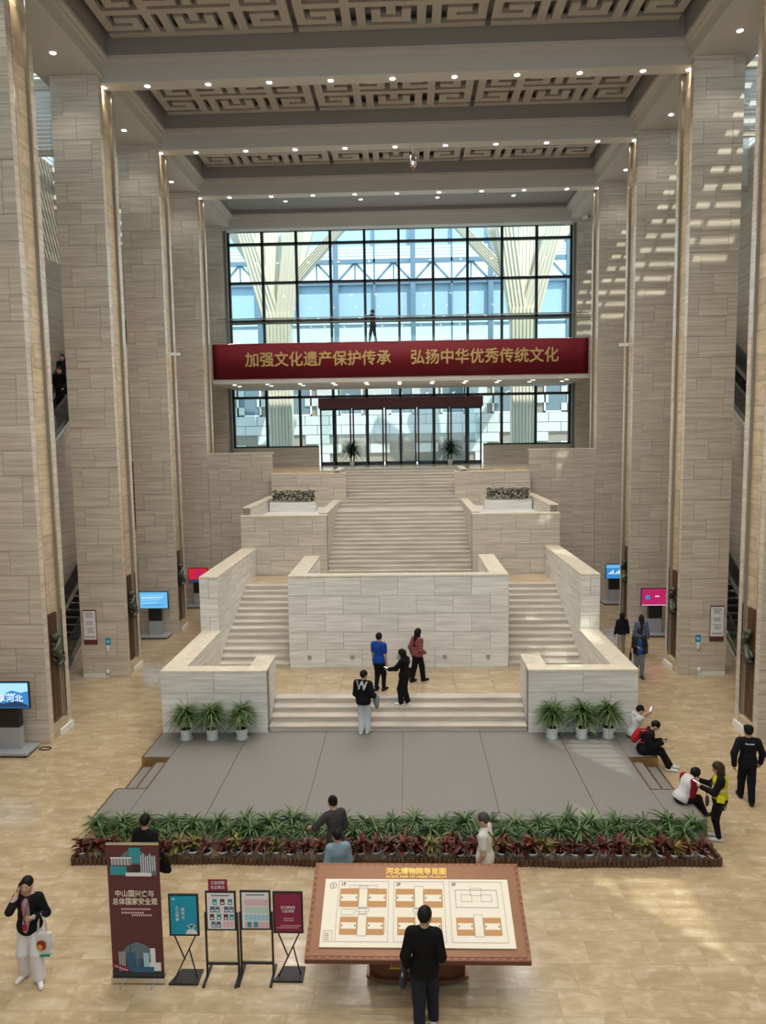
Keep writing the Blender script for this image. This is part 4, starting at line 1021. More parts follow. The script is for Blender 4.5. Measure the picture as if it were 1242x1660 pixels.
# ------------------------------------------------------------------ people: one smooth surface grown from a skeleton
def surface_nets(F, org, h):
    nx, ny, nz = F.shape; ins = F < 0
    c = np.zeros((nx-1, ny-1, nz-1), np.uint8)
    for dx in (0, 1):
        for dy in (0, 1):
            for dz in (0, 1): c += ins[dx:nx-1+dx, dy:ny-1+dy, dz:nz-1+dz]
    act = np.argwhere((c > 0) & (c < 8))
    if len(act) == 0: return np.zeros((0, 3)), np.zeros((0, 4), int)
    idx = -np.ones(c.shape, int); idx[tuple(act.T)] = np.arange(len(act))
    cor = [(a, b, d) for a in (0, 1) for b in (0, 1) for d in (0, 1)]
    val = np.stack([F[act[:, 0]+a, act[:, 1]+b, act[:, 2]+d] for a, b, d in cor], 1)
    acc = np.zeros((len(act), 3)); cnt = np.zeros(len(act))
    for i in range(8):
        for j in range(i+1, 8):
            if sum(abs(cor[i][k]-cor[j][k]) for k in range(3)) != 1: continue
            a, b = val[:, i], val[:, j]; mk = (a < 0) != (b < 0)
            t = np.where(mk, a/(a-b+1e-12), 0)[:, None]
            p = np.array(cor[i])+t*(np.array(cor[j])-np.array(cor[i]))
            acc += np.where(mk[:, None], p, 0); cnt += mk
    V = org+h*(act+acc/cnt[:, None]); Q = []
    for ax in range(3):
        u, w = (ax+1) % 3, (ax+2) % 3
        s0 = [slice(None)]*3; s1 = [slice(None)]*3; s0[ax] = slice(0, -1); s1[ax] = slice(1, None)
        a, b = ins[tuple(s0)], ins[tuple(s1)]; e = np.argwhere(a != b)
        e = e[(e[:, u] > 0) & (e[:, w] > 0) & (e[:, u] < F.shape[u]-1) & (e[:, w] < F.shape[w]-1)]
        flip = a[tuple(e.T)]; q = []
        for (du, dw) in ((1, 1), (0, 1), (0, 0), (1, 0)):
            g_ = e.copy(); g_[:, u] -= du; g_[:, w] -= dw; q.append(idx[tuple(g_.T)])
        q = np.stack(q, 1); q[~flip] = q[~flip][:, ::-1]; Q.append(q)
    return V, np.concatenate(Q)

def blob(prims, h=.015, k=70., clips=(), cuts=(), pad=.05):
    """prims: ('c',a,b,ra,rb) tapered capsule | ('e',centre,radii,rot3x3 or None). clips: (point, normal) keep the side the normal points to"""
    lo, hi = np.full(3, 1e9), np.full(3, -1e9); bb = []
    for p in prims:
        if p[0] == 'c':
            a, b = np.array(p[1], float), np.array(p[2], float); r = max(p[3], p[4]); l, u = np.minimum(a, b)-r, np.maximum(a, b)+r
        else:
            a = np.array(p[1], float); r = max(p[2]) if p[3] is not None else np.array(p[2]); l, u = a-r, a+r
        bb.append((l, u)); lo = np.minimum(lo, l); hi = np.maximum(hi, u)
    lo -= pad; hi += pad; n = np.ceil((hi-lo)/h).astype(int)+1; S = np.zeros(n)
    ax = [lo[i]+h*np.arange(n[i]) for i in range(3)]
    for p, (l, u) in zip(prims, bb):
        i0 = np.maximum(((l-pad-lo)/h).astype(int), 0); i1 = np.minimum(((u+pad-lo)/h).astype(int)+2, n)
        X, Y, Z = np.meshgrid(*[ax[i][i0[i]:i1[i]] for i in range(3)], indexing='ij'); P = np.stack([X, Y, Z], -1)
        if p[0] == 'c':
            a, b = np.array(p[1], float), np.array(p[2], float); ab = b-a; L2 = max(ab@ab, 1e-9)
            t = np.clip(((P-a)@ab)/L2, 0, 1); d = np.linalg.norm(P-a-t[..., None]*ab, axis=-1)-(p[3]+(p[4]-p[3])*t)
        else:
            Qp = P-np.array(p[1], float)
            if p[3] is not None: Qp = Qp@np.array(p[3])
            r = np.array(p[2], float); k0 = np.linalg.norm(Qp/r, axis=-1); k1 = np.linalg.norm(Qp/r**2, axis=-1)+1e-9; d = k0*(k0-1)/k1
        S[i0[0]:i1[0], i0[1]:i1[1], i0[2]:i1[2]] += np.exp(-k*np.clip(d, -.15, .3))
    F = -np.log(S+1e-9)/k
    if clips or cuts:
        G = np.stack(np.meshgrid(*ax, indexing='ij'), -1)
        for pt, nn in clips:
            nn = np.array(nn, float); nn /= np.linalg.norm(nn); F = np.maximum(F, -((G-np.array(pt))@nn))
        for c_, r_ in cuts:
            q = (G-np.array(c_))/np.array(r_); F = np.maximum(F, (1-np.linalg.norm(q, axis=-1))*min(r_))
    return surface_nets(F, lo, h)

def np_mesh(name, V, Q):
    me = bpy.data.meshes.new(name); me.from_pydata(V.tolist(), [], Q.tolist())
    me.polygons.foreach_set('use_smooth', [True]*len(me.polygons)); me.update(); return me

def ik(a, t, l1, l2, hint):
    a, t, hint = np.array(a, float), np.array(t, float), np.array(hint, float); d = t-a; D = np.linalg.norm(d); m = (l1+l2)*.998
    if D > m: t = a+d/D*m; d = t-a; D = m
    u = d/D; x = (l1*l1-l2*l2+D*D)/(2*D); y = math.sqrt(max(0, l1*l1-x*x)); hp = hint-u*(hint@u); nrm = np.linalg.norm(hp)
    hp = hp/nrm if nrm > 1e-6 else np.array((1., 0, 0)); return a+u*x+hp*y, t

def rotm(ax, an):
    c, s_ = math.cos(an), math.sin(an)
    return np.array({'x': ((1, 0, 0), (0, c, -s_), (0, s_, c)), 'y': ((c, 0, s_), (0, 1, 0), (-s_, 0, c)), 'z': ((c, -s_, 0), (s_, c, 0), (0, 0, 1))}[ax])

SKIN = mat('skin', (.50, .30, .21, 1), .55); EYE = mat('eye', (.02, .015, .012, 1), .3); LIP = mat('lip', (.36, .13, .11, 1), .5)
CL = {}
def cloth(rgb, key=None, rough=.85):
    key = key or rgb
    if key not in CL: CL[key] = mat('cloth %s' % (key,), srgb(*rgb), rough, spec=.2)
    return CL[key]
def plaid(name, c1, c2, c3, sc=14):
    m = bpy.data.materials.new(name); m.use_nodes = True; n = m.node_tree; b = n.nodes['Principled BSDF']; L = n.links.new; b.inputs['Roughness'].default_value = .85
    tc = n.nodes.new('ShaderNodeTexCoord'); sp = n.nodes.new('ShaderNodeSeparateXYZ'); L(tc.outputs['Object'], sp.inputs[0]); st = []
    for o_ in (0, 2):
        mu = n.nodes.new('ShaderNodeMath'); mu.operation = 'MULTIPLY'; mu.inputs[1].default_value = sc; L(sp.outputs[o_], mu.inputs[0])
        fr = n.nodes.new('ShaderNodeMath'); fr.operation = 'FRACT'; L(mu.outputs[0], fr.inputs[0])
        gt = n.nodes.new('ShaderNodeMath'); gt.operation = 'GREATER_THAN'; gt.inputs[1].default_value = .5; L(fr.outputs[0], gt.inputs[0]); st.append(gt)
    a = n.nodes.new('ShaderNodeMixRGB'); a.inputs[1].default_value = c1; a.inputs[2].default_value = c2; L(st[0].outputs[0], a.inputs[0])
    c = n.nodes.new('ShaderNodeMixRGB'); c.inputs[2].default_value = c3; L(a.outputs[0], c.inputs[1])
    h_ = n.nodes.new('ShaderNodeMath'); h_.operation = 'MULTIPLY'; h_.inputs[1].default_value = .6; L(st[1].outputs[0], h_.inputs[0]); L(h_.outputs[0], c.inputs[0])
    L(c.outputs[0], b.inputs['Base Color']); return m

def hand(mb, wrist, d, palm_n, h, side, curl=.5):
    """palm, four bent fingers of different length and a thumb from the side of the palm"""
    w = Vector(wrist); d = Vector(d).normalized(); n = Vector(palm_n); n = (n-d*n.dot(d)).normalized(); x = d.cross(n)*side; k = h/1.7
    mb.tube([w-d*.015*k, w+d*.03*k, w+d*.075*k, w+d*.088*k], [.022*k, .030*k, .033*k, .026*k], 8)
    for i, (o, l) in enumerate(((-.027, .072), (-.009, .082), (.009, .076), (.026, .058))):
        b = w+d*.08*k+x*o*k; c1 = curl*.9; a = b+(d*math.cos(c1)+n*math.sin(c1))*l*.5*k; c2 = curl*2.0; e = a+(d*math.cos(c2)+n*math.sin(c2))*l*.5*k
        mb.tube([b-d*.012*k, b, a, e], [.0088*k, .0092*k, .0085*k, .006*k], 6)
    t0 = w+d*.022*k-x*.024*k; t1 = t0+(d*.5-x*.75+n*.45*curl).normalized()*.035*k; t2 = t1+(d*.85-x*.2+n*.6*curl).normalized()*.032*k
    mb.tube([t0, t1, t2], [.012*k, .0105*k, .007*k], 6)

PEOPLE = {}
def person(label, loc, rz, h=1.7, pelvis=None, lean=0.0, side=0.0, feet=None, hands=None, head=(0, 0), wide=1.0, hair='short', hairc=(22, 18, 17),
           top=(20, 20, 22), topmat=None, sleeve='long', hem=.06, tl=.012, bottom=(25, 25, 28), bl=.014, cuff=.0, bl_len=1.0, shoes=(220, 220, 222), skirt=None,
           curl=(.6, .6), palms=None, mask=None, res=.015, elbow=None, knee=None, toes=None, fine=True):
    t = thing('person', label, 'person', loc, rz); sc = h
    A = lambda *q: np.array(q, float)
    pz = .533*sc if pelvis is None else pelvis[2]; P = A(0, 0, pz) if pelvis is None else A(*pelvis)
    Rt = rotm('x', -lean)@rotm('y', side)                  # spine frame: lean forward is towards +y
    up, fw, rt = Rt@A(0, 0, 1), Rt@A(0, 1, 0), Rt@A(1, 0, 0)
    neck = P+up*.290*sc; hc = neck+up*.075*sc+fw*.012*sc
    Rh = rotm('z', head[0])@rotm('x', -head[1])@np.eye(3); Rh = Rh@(Rt if lean < .2 else rotm('x', -lean*.6))
    hup, hfw, hrt = Rh@A(0, 0, 1), Rh@A(0, 1, 0), Rh@A(1, 0, 0)
    hc = neck+up*.034*sc+hup*.060*sc+hfw*.014*sc
    sh = {1: neck-up*.034*sc+rt*.098*sc*wide, -1: neck-up*.034*sc-rt*.098*sc*wide}
    hp = {1: P-up*.01*sc+rt*.048*sc, -1: P-up*.01*sc-rt*.048*sc}
    feet = feet or ((.085, 0), (-.085, 0)); an, kn, toe = {}, {}, {}
    for sd, f in zip((1, -1), feet):
        f = tuple(f)+(0,)*(3-len(f)); tgt = A(f[0], f[1], f[2]+.045*sc)
        hint = A(0, 1, .1) if knee is None else A(*knee); kn[sd], an[sd] = ik(hp[sd], tgt, .247*sc, .240*sc, hint)
        ty = (toes or (.12, -.12))[0 if sd == 1 else 1]; toe[sd] = A(math.sin(ty), math.cos(ty), 0)
    el, wr = {}, {}
    hands = hands or ((.17*sc, .03, .46*sc), (-.17*sc, .03, .46*sc))
    for i, sd in enumerate((1, -1)):
        hint = A(sd*.35, -1, -.3) if elbow is None else A(sd*elbow[0], elbow[1], elbow[2])
        el[sd], wr[sd] = ik(sh[sd], A(*hands[i]), .172*sc, .152*sc, hint)
    E_ = lambda c, r, Rm=Rt: ('e', c, r, Rm)
    C_ = lambda a, b, r0, r1: ('c', a, b, r0*sc, r1*sc)
    torso = lambda g=0.0: [E_(P+up*.0*sc, (.088*sc+g, .066*sc+g, .075*sc+g)), E_(P+up*.10*sc, (.078*sc*wide+g, .056*sc+g, .10*sc)), E_(P+up*.195*sc, (.092*sc*wide+g, .066*sc+g, .090*sc+g)),
                           ('c', sh[1]-rt*.02*sc, neck-up*.012*sc+rt*.012*sc, .036*sc+g, .034*sc+g*.7), ('c', sh[-1]+rt*.02*sc, neck-up*.012*sc-rt*.012*sc, .036*sc+g, .034*sc+g*.7)]
    arms = lambda g=0.0, q=1.0, q2=1.0: [x for sd in (1, -1) for x in ((('c', sh[sd], sh[sd]+(el[sd]-sh[sd])*q, .034*sc+g, (.027+.004*(1-q))*sc+g),) + ((('c', el[sd], el[sd]+(wr[sd]-el[sd])*q2, .026*sc+g, .0185*sc+g),) if q >= 1 else ()))]
    legs = lambda g=0.0, q=1.0, g2=None: [x for sd in (1, -1) for x in (('c', hp[sd], kn[sd], .050*sc+g, .036*sc+g+(0 if g2 is None else g2*.5)), ('c', kn[sd], kn[sd]+(an[sd]-kn[sd])*q, .035*sc+g+(0 if g2 is None else g2*.5), .023*sc+g+(0 if g2 is None else g2)))]
    skull = [('e', hc+hup*.012*sc, (.047*sc, .058*sc, .060*sc), Rh), ('e', hc-hup*.028*sc+hfw*.012*sc, (.037*sc, .041*sc, .046*sc), Rh),
             ('c', hc-hup*.010*sc+hfw*.056*sc, hc-hup*.022*sc+hfw*.064*sc, .005*sc, .008*sc)] + [('e', hc+hrt*q*.048*sc-hup*.01*sc, (.007*sc, .013*sc, .019*sc), Rh) for q in (1, -1)]
    body = torso()+arms()+legs()+skull+[('c', neck-up*.02*sc, hc-hup*.03*sc, .034*sc, .031*sc)]
    body += [('c', an[sd]-A(0, 0, .02*sc), an[sd]+toe[sd]*.10*sc-A(0, 0, .028*sc), .022*sc, .016*sc) for sd in (1, -1)]
    V, Q = blob(body, res, 80); mb = MB(); mb.v = V.tolist(); mb.f = Q.tolist(); palms = palms or ((-1, 0, 0), (1, 0, 0))
    if fine:
        for i, sd in enumerate((1, -1)): hand(mb, wr[sd], wr[sd]-el[sd], palms[i], sc, sd, curl[i])
    new_obj('body', mb.mesh('body', True, fix=False), SKIN, t)
    # clothes
    tm = topmat or cloth(top); q = {'long': (1, .97), 'short': (.62, 0), 'elbow': (1, .25)}[sleeve]
    tp = torso(tl)+arms(tl+.004, *q)+[E_(P-up*(hem*.5-.02)*sc, (.101*sc+max(tl, bl*.7)+.006, .078*sc+max(tl, bl*.7)+.006, (.05+hem)*sc))]
    V, Q = blob(tp, res, 70, clips=[(P-up*hem*sc, up), (neck+up*.028*sc, -up)]); topo = np_mesh('top', V, Q); to = new_obj('top', topo, tm, t)
    if skirt:
        sk = [E_(P, (.095*sc, .075*sc, .08*sc)), E_(P-A(0, 0, skirt*.55*sc), (.10*sc, .085*sc, skirt*.62*sc), None)]
        V, Q = blob(sk, res, 70, clips=[(P-A(0, 0, skirt*sc), (0, 0, 1))]); new_obj('skirt', np_mesh('skirt', V, Q), tm, t)
    tr = [E_(P-up*.005*sc, (.088*sc+bl*.5, .067*sc+bl*.5, .075*sc+bl*.5))]+legs(bl, bl_len*.96, cuff)
    V, Q = blob(tr, res, 75, clips=[(P+up*.055*sc, -up)] if pelvis is None else []); new_obj('trousers', np_mesh('trousers', V, Q), cloth(bottom), t)
    for sd in (1, -1):
        a0 = an[sd]-A(0, 0, .022*sc); fz = a0[2]-.024*sc
        V, Q = blob([('c', a0-toe[sd]*.022*sc, a0+toe[sd]*.105*sc-A(0, 0, .004*sc), .027*sc, .021*sc), ('c', a0+A(0, 0, .012*sc), a0+A(0, 0, .03*sc), .028*sc, .026*sc)], .01, 90, clips=[((0, 0, fz), (0, 0, 1))])
        new_obj('shoe', np_mesh('shoe', V, Q), cloth(shoes, rough=.6), t)
    hm = cloth(hairc, rough=.55); face = hc+hfw*.070*sc-hup*.020*sc
    hr = [('e', hc+hup*.018*sc-hfw*.006*sc, (.054*sc, .065*sc, .063*sc), Rh)]
    cutr = (.046*sc, .046*sc, .060*sc); clips = [(hc-hup*.045*sc, hup)]
    if hair in ('long', 'bob'):
        Ll = .22 if hair == 'long' else .10; clips = []
        b0 = hc-hfw*.030*sc; hr += [('c', b0, b0-A(0, 0, Ll*sc)-fw*.03*sc, .050*sc, .042*sc)] + [('c', hc+hrt*q_*.036*sc-hfw*.012*sc, hc+hrt*q_*.040*sc-A(0, 0, Ll*.8*sc), .022*sc, .018*sc) for q_ in (1, -1)]
    if hair == 'bun': hr += [('e', hc+hup*.05*sc-hfw*.045*sc, (.028*sc, .028*sc, .028*sc), Rh)]
    if hair == 'pony': hr += [('c', hc-hfw*.05*sc, hc-hfw*.07*sc-A(0, 0, .09*sc), .022*sc, .014*sc)]
    V, Q = blob(hr, .011, 90, clips=clips, cuts=[(face, cutr)]); new_obj('hair', np_mesh('hair', V, Q), hm, t)
    if fine:
        for q_ in (1, -1):
            e = hc+hrt*q_*.019*sc+hfw*.0545*sc+hup*.004*sc; MB().lathe([(0, -.006), (.007, -.004), (.0095, 0), (.007, .004), (0, .006)], 8).obj('eye', EYE, t, True, loc=e)
        mo = hc-hup*.039*sc+hfw*.050*sc; MB().tube([mo-hrt*.014*sc, mo+hfw*.003, mo+hrt*.014*sc], [.002, .004, .002], 6).obj('mouth', LIP, t)
    if mask:
        V, Q = blob([('e', hc-hup*.028*sc+hfw*.022*sc, (.040*sc, .040*sc, .034*sc), Rh)], .009, 90, clips=[(hc+hfw*.02*sc, hfw)]); new_obj('face_mask', np_mesh('face_mask', V, Q), cloth(mask), t)
    info = dict(t=t, P=P, neck=neck, hc=hc, up=up, fw=fw, rt=rt, wr=wr, el=el, sh=sh, hp=hp, kn=kn, an=an, top=topo, topo=to, sc=sc, hup=hup, hfw=hfw, hrt=hrt, Rh=Rh, Rt=Rt, tl=tl)
    return info

def world_of(i, p):
    t = i['t']; return Matrix.Translation(t.location) @ Matrix.Rotation(t.rotation_euler[2], 4, 'Z') @ Vector(p)
def phone(i, hand_pos, d, n, label, glow=True, size=(.075, .155)):
    """a flat phone centred at a local point, long side d, screen normal n"""
    d, n = Vector(d).normalized(), Vector(n); n = (n-d*n.dot(d)).normalized(); x = d.cross(n)
    Rm = Matrix((x, d, n)).transposed(); o = thing('smartphone', label, 'phone'); w, l = size
    o.matrix_world = Matrix.Translation(world_of(i, hand_pos)) @ Matrix.Rotation(i['t'].rotation_euler[2], 4, 'Z') @ Rm.to_4x4()
    MB().box(-w/2, w/2, -l/2, l/2, -.005, .004).obj('case', M['black'], o); MB().box(-w/2+.004, w/2-.004, -l/2+.004, l/2-.004, .004, .0055).obj('screen', SCR['glow'] if glow else M['black'], o)
    return o
def on_back(i, me_verts_faces, m, name, centre_up, sgn=-1, off=.006, xoff=0.0):
    """wraps flat lettering onto the garment surface, seen from behind (sgn -1) or from the front (+1)"""
    bv = BVHTree.FromPolygons([v.co for v in i['top'].vertices], [tuple(p.vertices) for p in i['top'].polygons])
    vs, fs = me_verts_faces; out = []
    up, fw, rt = (Vector(i[k]) for k in ('up', 'fw', 'rt')); c = Vector(i['P'])+up*centre_up
    for v in vs:
        p = c + rt*((v[0]+xoff)*(1 if sgn < 0 else -1)) + up*v[1] + fw*sgn*.6; hit = bv.ray_cast(p, -fw*sgn)
        out.append(tuple((hit[0] if hit[0] else c+fw*sgn*.12) + fw*sgn*off))
    MB().add(out, fs).obj(name, m, i['t'])
def shell(i, prims, name, m, res=.013, clips=(), k=75, cuts=(), parent=None):
    V, Q = blob(prims, res, k, clips=clips, cuts=cuts); return new_obj(name, np_mesh(name, V, Q), m, parent or i['t'])
def carried(i, prims, name, label, cat, m, res=.013, clips=(), k=70, cuts=()):
    t = i['t']; o = thing(name, label, cat, tuple(t.location), t.rotation_euler[2]); V, Q = blob(prims, res, k, clips=clips, cuts=cuts)
    new_obj('bag_body' if cat in ('bag', 'backpack') else 'folded_cloth', np_mesh(name, V, Q), m, o); return o

# 1 woman with phone and tote bag
i = person('woman in black blazer and white wide trousers talking on a phone', (-5.66, 10.55, 0), PI+.05, 1.69, feet=((.13, -.02), (-.16, .12)), hands=((.115, .10, 1.47), (-.16, .20, 1.14)), elbow=(.45, .1, -1.5), head=(.05, -.10), hair='pony',
           top=(168, 150, 152), tl=.006, bottom=(222, 220, 222), bl=.018, cuff=.034, shoes=(232, 232, 232), palms=((-1, 0, .2), (1, -.3, 0)), curl=(1.0, .9), toes=(.3, -.5), res=.013)
sc = i['sc']; P, up, fw, rt, nk = i['P'], i['up'], i['fw'], i['rt'], i['neck']
bz = [('e', P+up*.0*sc, (.116*sc, .098*sc, .11*sc), None), ('e', P+up*.10*sc, (.100*sc, .080*sc, .11*sc), None), ('e', P+up*.205*sc, (.106*sc, .077*sc, .10*sc), None), ('c', i['sh'][1]-rt*.02, i['sh'][-1]+rt*.02, .046*sc, .046*sc)]
for sd in (1, -1): bz += [('c', i['sh'][sd], i['el'][sd], .044*sc, .036*sc), ('c', i['el'][sd], i['el'][sd]+(i['wr'][sd]-i['el'][sd])*.9, .035*sc, .027*sc)]
shell(i, bz, 'blazer', cloth((22, 22, 26)), clips=[(P-up*.075*sc, up), (nk+up*.012*sc, -up)], cuts=[(P+up*.16*sc+fw*.10*sc, (.045*sc, .07*sc, .20*sc))])
MB().tube([nk+fw*.05*sc-rt*.035*sc, P+up*.2*sc+fw*.095*sc-rt*.02*sc, P+up*.06*sc+fw*.09*sc], .006, 6).tube([nk+fw*.05*sc+rt*.035*sc, P+up*.2*sc+fw*.095*sc+rt*.02*sc, P+up*.06*sc+fw*.09*sc], .006, 6).obj('lanyard', cloth((150, 30, 60)), i['t'])
MB().box(-.035, .035, -.004, .004, -.10, 0).obj('name_badge', cloth((170, 40, 70)), i['t'], loc=P+up*.06*sc+fw*.098*sc)
phone(i, i['hc']+i['hrt']*.06*sc-i['hup']*.02*sc, (0, .25, 1), (-1, 0, 0), 'black phone held to the ear of the woman in the blazer', False)
tb = thing('tote_bag', 'white canvas tote bag with a red and gold print hanging from a forearm', 'bag', tuple(i['t'].location), i['t'].rotation_euler[2])
el, wr = i['el'][-1], i['wr'][-1]; hx = el+(wr-el)*.45
bx, by, bz_ = hx[0]-.02, hx[1]+.02, hx[2]-.28
V, Q = blob([('e', (bx, by, bz_-.17), (.16, .05, .20), None), ('c', (bx-.12, by, bz_-.33), (bx+.12, by, bz_-.33), .03, .03), ('c', (bx-.13, by, bz_-.02), (bx+.13, by, bz_-.02), .015, .015)], .012, 60)
new_obj('bag_body', np_mesh('tote', V, Q), cloth((214, 214, 210)), tb)
for q_ in (-.02, .02): MB().tube([(bx-.07, by+q_, bz_-.02), (bx-.05, by+q_, bz_+.18), (bx, by+q_, hx[2]+.05), (bx+.05, by+q_, bz_+.18), (bx+.07, by+q_, bz_-.02)], .009, 6).obj('handle', cloth((205, 205, 200)), tb)
mb = MB(); a_ = [(.07*math.cos(k*PI/6)*(1+.15*(k % 2)), .085*math.sin(k*PI/6)) for k in range(12)]; MB().add([(bx+x, by+.068, bz_-.17+z) for x, z in a_], [tuple(range(12))]).obj('print', cloth((150, 52, 40)), tb)
MB().add([(bx+.02+x*.55, by+.071, bz_-.20+z*.6) for x, z in a_], [tuple(range(12))]).obj('print', cloth((214, 160, 70)), tb); MB().box(bx-.12, bx+.12, by+.045, by+.064, bz_-.365, bz_-.335).obj('trim', cloth((60, 140, 120)), tb)

# 2 man seen from behind at the guide map
i = person('man in black sweater and dark jeans standing at the guide map', (.50, 9.62, 0), -.08, 1.85, feet=((.12, .12), (-.06, -.16)), hands=((.20, .20, 1.0), (-.26, .06, .92)), head=(-.35, .12), top=(16, 16, 18), tl=.018, hem=.075, bottom=(38, 42, 54), bl=.02, cuff=.015, shoes=(205, 205, 208), palms=((-1, 0, 0), (1, 0, 0)), curl=(.9, 1.1), res=.013, elbow=(.35, -1, -.3))
e = i['hc']+i['hfw']*.052*1.8+i['hup']*.006; rt = i['hrt']
MB().tube([e-rt*.075+i['hfw']*-.08, e-rt*.065, e-rt*.012, e+rt*.012, e+rt*.065, e+rt*.075+i['hfw']*-.08], .004, 6).obj('glasses', M['black'], i['t'])
w = i['wr'][-1]; o = carried(i, [('e', w+np.array((-.03, .02, -.10)), (.045, .12, .17), None), ('e', w+np.array((-.045, -.06, -.16)), (.04, .08, .14), None), ('c', w+np.array((.0, .05, .04)), w+np.array((-.05, -.05, -.26)), .03, .05)], 'folded_jacket', 'grey folded jacket and papers held at the side of the man in black', 'jacket', cloth((58, 62, 70)))
MB().box(-.006, .006, -.09, .09, -.15, .12).obj('papers', M['paper'], o, loc=w+np.array((-.07, -.02, -.14)), rot=(.3, .15, .1))

# 3 man behind the roll-up banner
i = person('man in black standing behind the maroon roll-up banner', (-4.45, 12.33, 0), -.25, 1.74, hands=((.26, .12, .95), (-.2, .1, .85)), top=(18, 18, 20), tl=.018, bottom=(24, 24, 27), shoes=(30, 30, 32), head=(.2, .1))
w = i['wr'][1]; o = carried(i, [('e', w+np.array((.03, .02, -.20)), (.11, .06, .15), None), ('c', w+np.array((-.04, .02, -.30)), w+np.array((.10, .02, -.30)), .05, .05)], 'hand_bag', 'black bag in the hand of the man behind the roll-up banner', 'bag', cloth((20, 20, 22)))
MB().tube([w+np.array((-.04, .02, -.08)), w+np.array((-.01, .02, .0)), w+np.array((.05, .02, .0)), w+np.array((.09, .02, -.08))], .009, 6).obj('handle', cloth((20, 20, 22)), o)

# 4 woman in dark grey
i = person('woman in a dark grey dress with hair in a bun reaching to the flower bed', (-1.10, 13.10, 0), .55, 1.68, hands=((.18, .10, .80), (-.36, .34, 1.02)), hair='bun', top=(62, 60, 62), tl=.014, sleeve='elbow', skirt=.30, bottom=(40, 40, 42), shoes=(40, 40, 42), head=(-.2, .25), lean=.08, palms=((-1, 0, 0), (0, 0, -1)), elbow=(1, -.5, -.6))
# 5 person in light denim
i = person('person in a pale blue denim shirt standing before the flower bed', (-.96, 12.22, 0), .25, 1.52, hands=((.15, .20, .86), (-.17, .16, .84)), top=(128, 150, 166), tl=.020, hem=.09, bottom=(40, 44, 56), shoes=(60, 60, 62), head=(.3, .15))
# 6 man in white T-shirt
i = person('grey-haired man in a white T-shirt walking along the flower bed', (1.66, 12.44, 0), 1.25, 1.74, hands=((.24, .02, .82), (-.22, .10, .84)), hairc=(70, 66, 64), top=(214, 210, 204), tl=.022, sleeve='short', hem=.08, bottom=(40, 40, 44), shoes=(60, 58, 56), feet=((.09, -.12), (-.09, .14)), head=(.1, .1), wide=1.05)
P, up, fw, rt, s_ = i['P'], i['up'], i['fw'], i['rt'], i['sc']
MB().tube([P+up*.0*s_+rt*.105*s_-fw*.05*s_, P+up*.15*s_+rt*.02*s_-fw*.115*s_, i['neck']-rt*.055*s_-fw*.05*s_, i['neck']-rt*.06*s_+fw*.03*s_, P+up*.2*s_-rt*.02*s_+fw*.11*s_, P+up*.02*s_+rt*.105*s_+fw*.05*s_], .010, 6).obj('strap', cloth((28, 28, 30)), i['t'])

# 7 young man with W sweater at the foot of the steps
i = person('young man in a black sweater with a white letter and pale trousers by the steps', (-.92, 19.22, PZ), -.30, 1.79, hands=((.26, .20, 1.02), (-.16, .20, .95)), top=(18, 19, 24), tl=.026, hem=.06, bottom=(196, 204, 208), bl=.02, cuff=.018, shoes=(224, 226, 228), head=(-.5, .1), feet=((.10, .04), (-.06, -.06)), wide=1.05)
me = text_mesh('W', .30, .05); on_back(i, ([v.co for v in me.vertices], [tuple(p.vertices) for p in me.polygons]), cloth((190, 186, 190)), 'letter', .235*i['sc'], off=.008)
w = i['wr'][1]; carried(i, [('e', w+np.array((.03, .02, -.12)), (.08, .10, .18), None), ('e', w+np.array((.07, -.03, -.20)), (.06, .08, .15), None), ('c', w+np.array((-.06, .0, .0)), w+np.array((.08, .02, -.05)), .045, .05)], 'folded_jacket', 'grey-blue jacket hung over the arm of the young man by the steps', 'jacket', cloth((120, 132, 142)))
# 8 man in blue polo
i = person('man in a blue polo shirt and black trousers on the first landing', (-.55, 20.98, .95), -.45, 1.76, top=(24, 66, 150), tl=.020, sleeve='short', hem=.05, bottom=(18, 18, 21), bl=.016, shoes=(26, 25, 25), feet=((.12, .05), (-.08, -.05)), hands=((.22, .06, .82), (-.22, .06, .82)))
# 9 girl in black looking at a phone
i = person('girl in black tracksuit with a white armband looking at a phone on the steps', (.20, 20.20, .8025), 1.15, 1.66, hands=((.20, -.04, .78), (-.13, .42, 1.02)), hair='long', top=(16, 16, 19), tl=.022, hem=.07, bottom=(18, 18, 21), bl=.018, cuff=.02, shoes=(228, 230, 232), head=(.15, .45), feet=((.08, -.06), (-.08, .07)), palms=((-1, 0, 0), (0, .2, 1)), curl=(.6, .4))
phone(i, i['wr'][-1]+np.array((.0, .08, .045)), (0, 1, .15), (0, -.2, 1), 'lit phone in the hand of the girl in the black tracksuit')
w, e = i['sh'][1], i['el'][1]; shell(i, [('c', w+(e-w)*.62, w+(e-w)*.88, .030*1.66+.034, .028*1.66+.034)], 'armband', cloth((220, 220, 224)), .011)
# 10 person in red plaid
RP = plaid('red plaid cloth', srgb(120, 48, 52), srgb(84, 62, 70), srgb(170, 96, 92), 12); BP = plaid('blue plaid cloth', srgb(70, 92, 120), srgb(120, 140, 160), srgb(38, 46, 70), 12)
i = person('person in a red plaid shirt and black flared trousers on the first landing', (.60, 21.75, .95), -.9, 1.68, topmat=RP, tl=.018, hem=.05, bottom=(18, 18, 20), bl=.014, cuff=.025, shoes=(34, 30, 28), feet=((.07, .16), (-.07, -.18)), hands=((.16, .16, .92), (-.2, -.05, .82)), hair='long', head=(.1, .1))

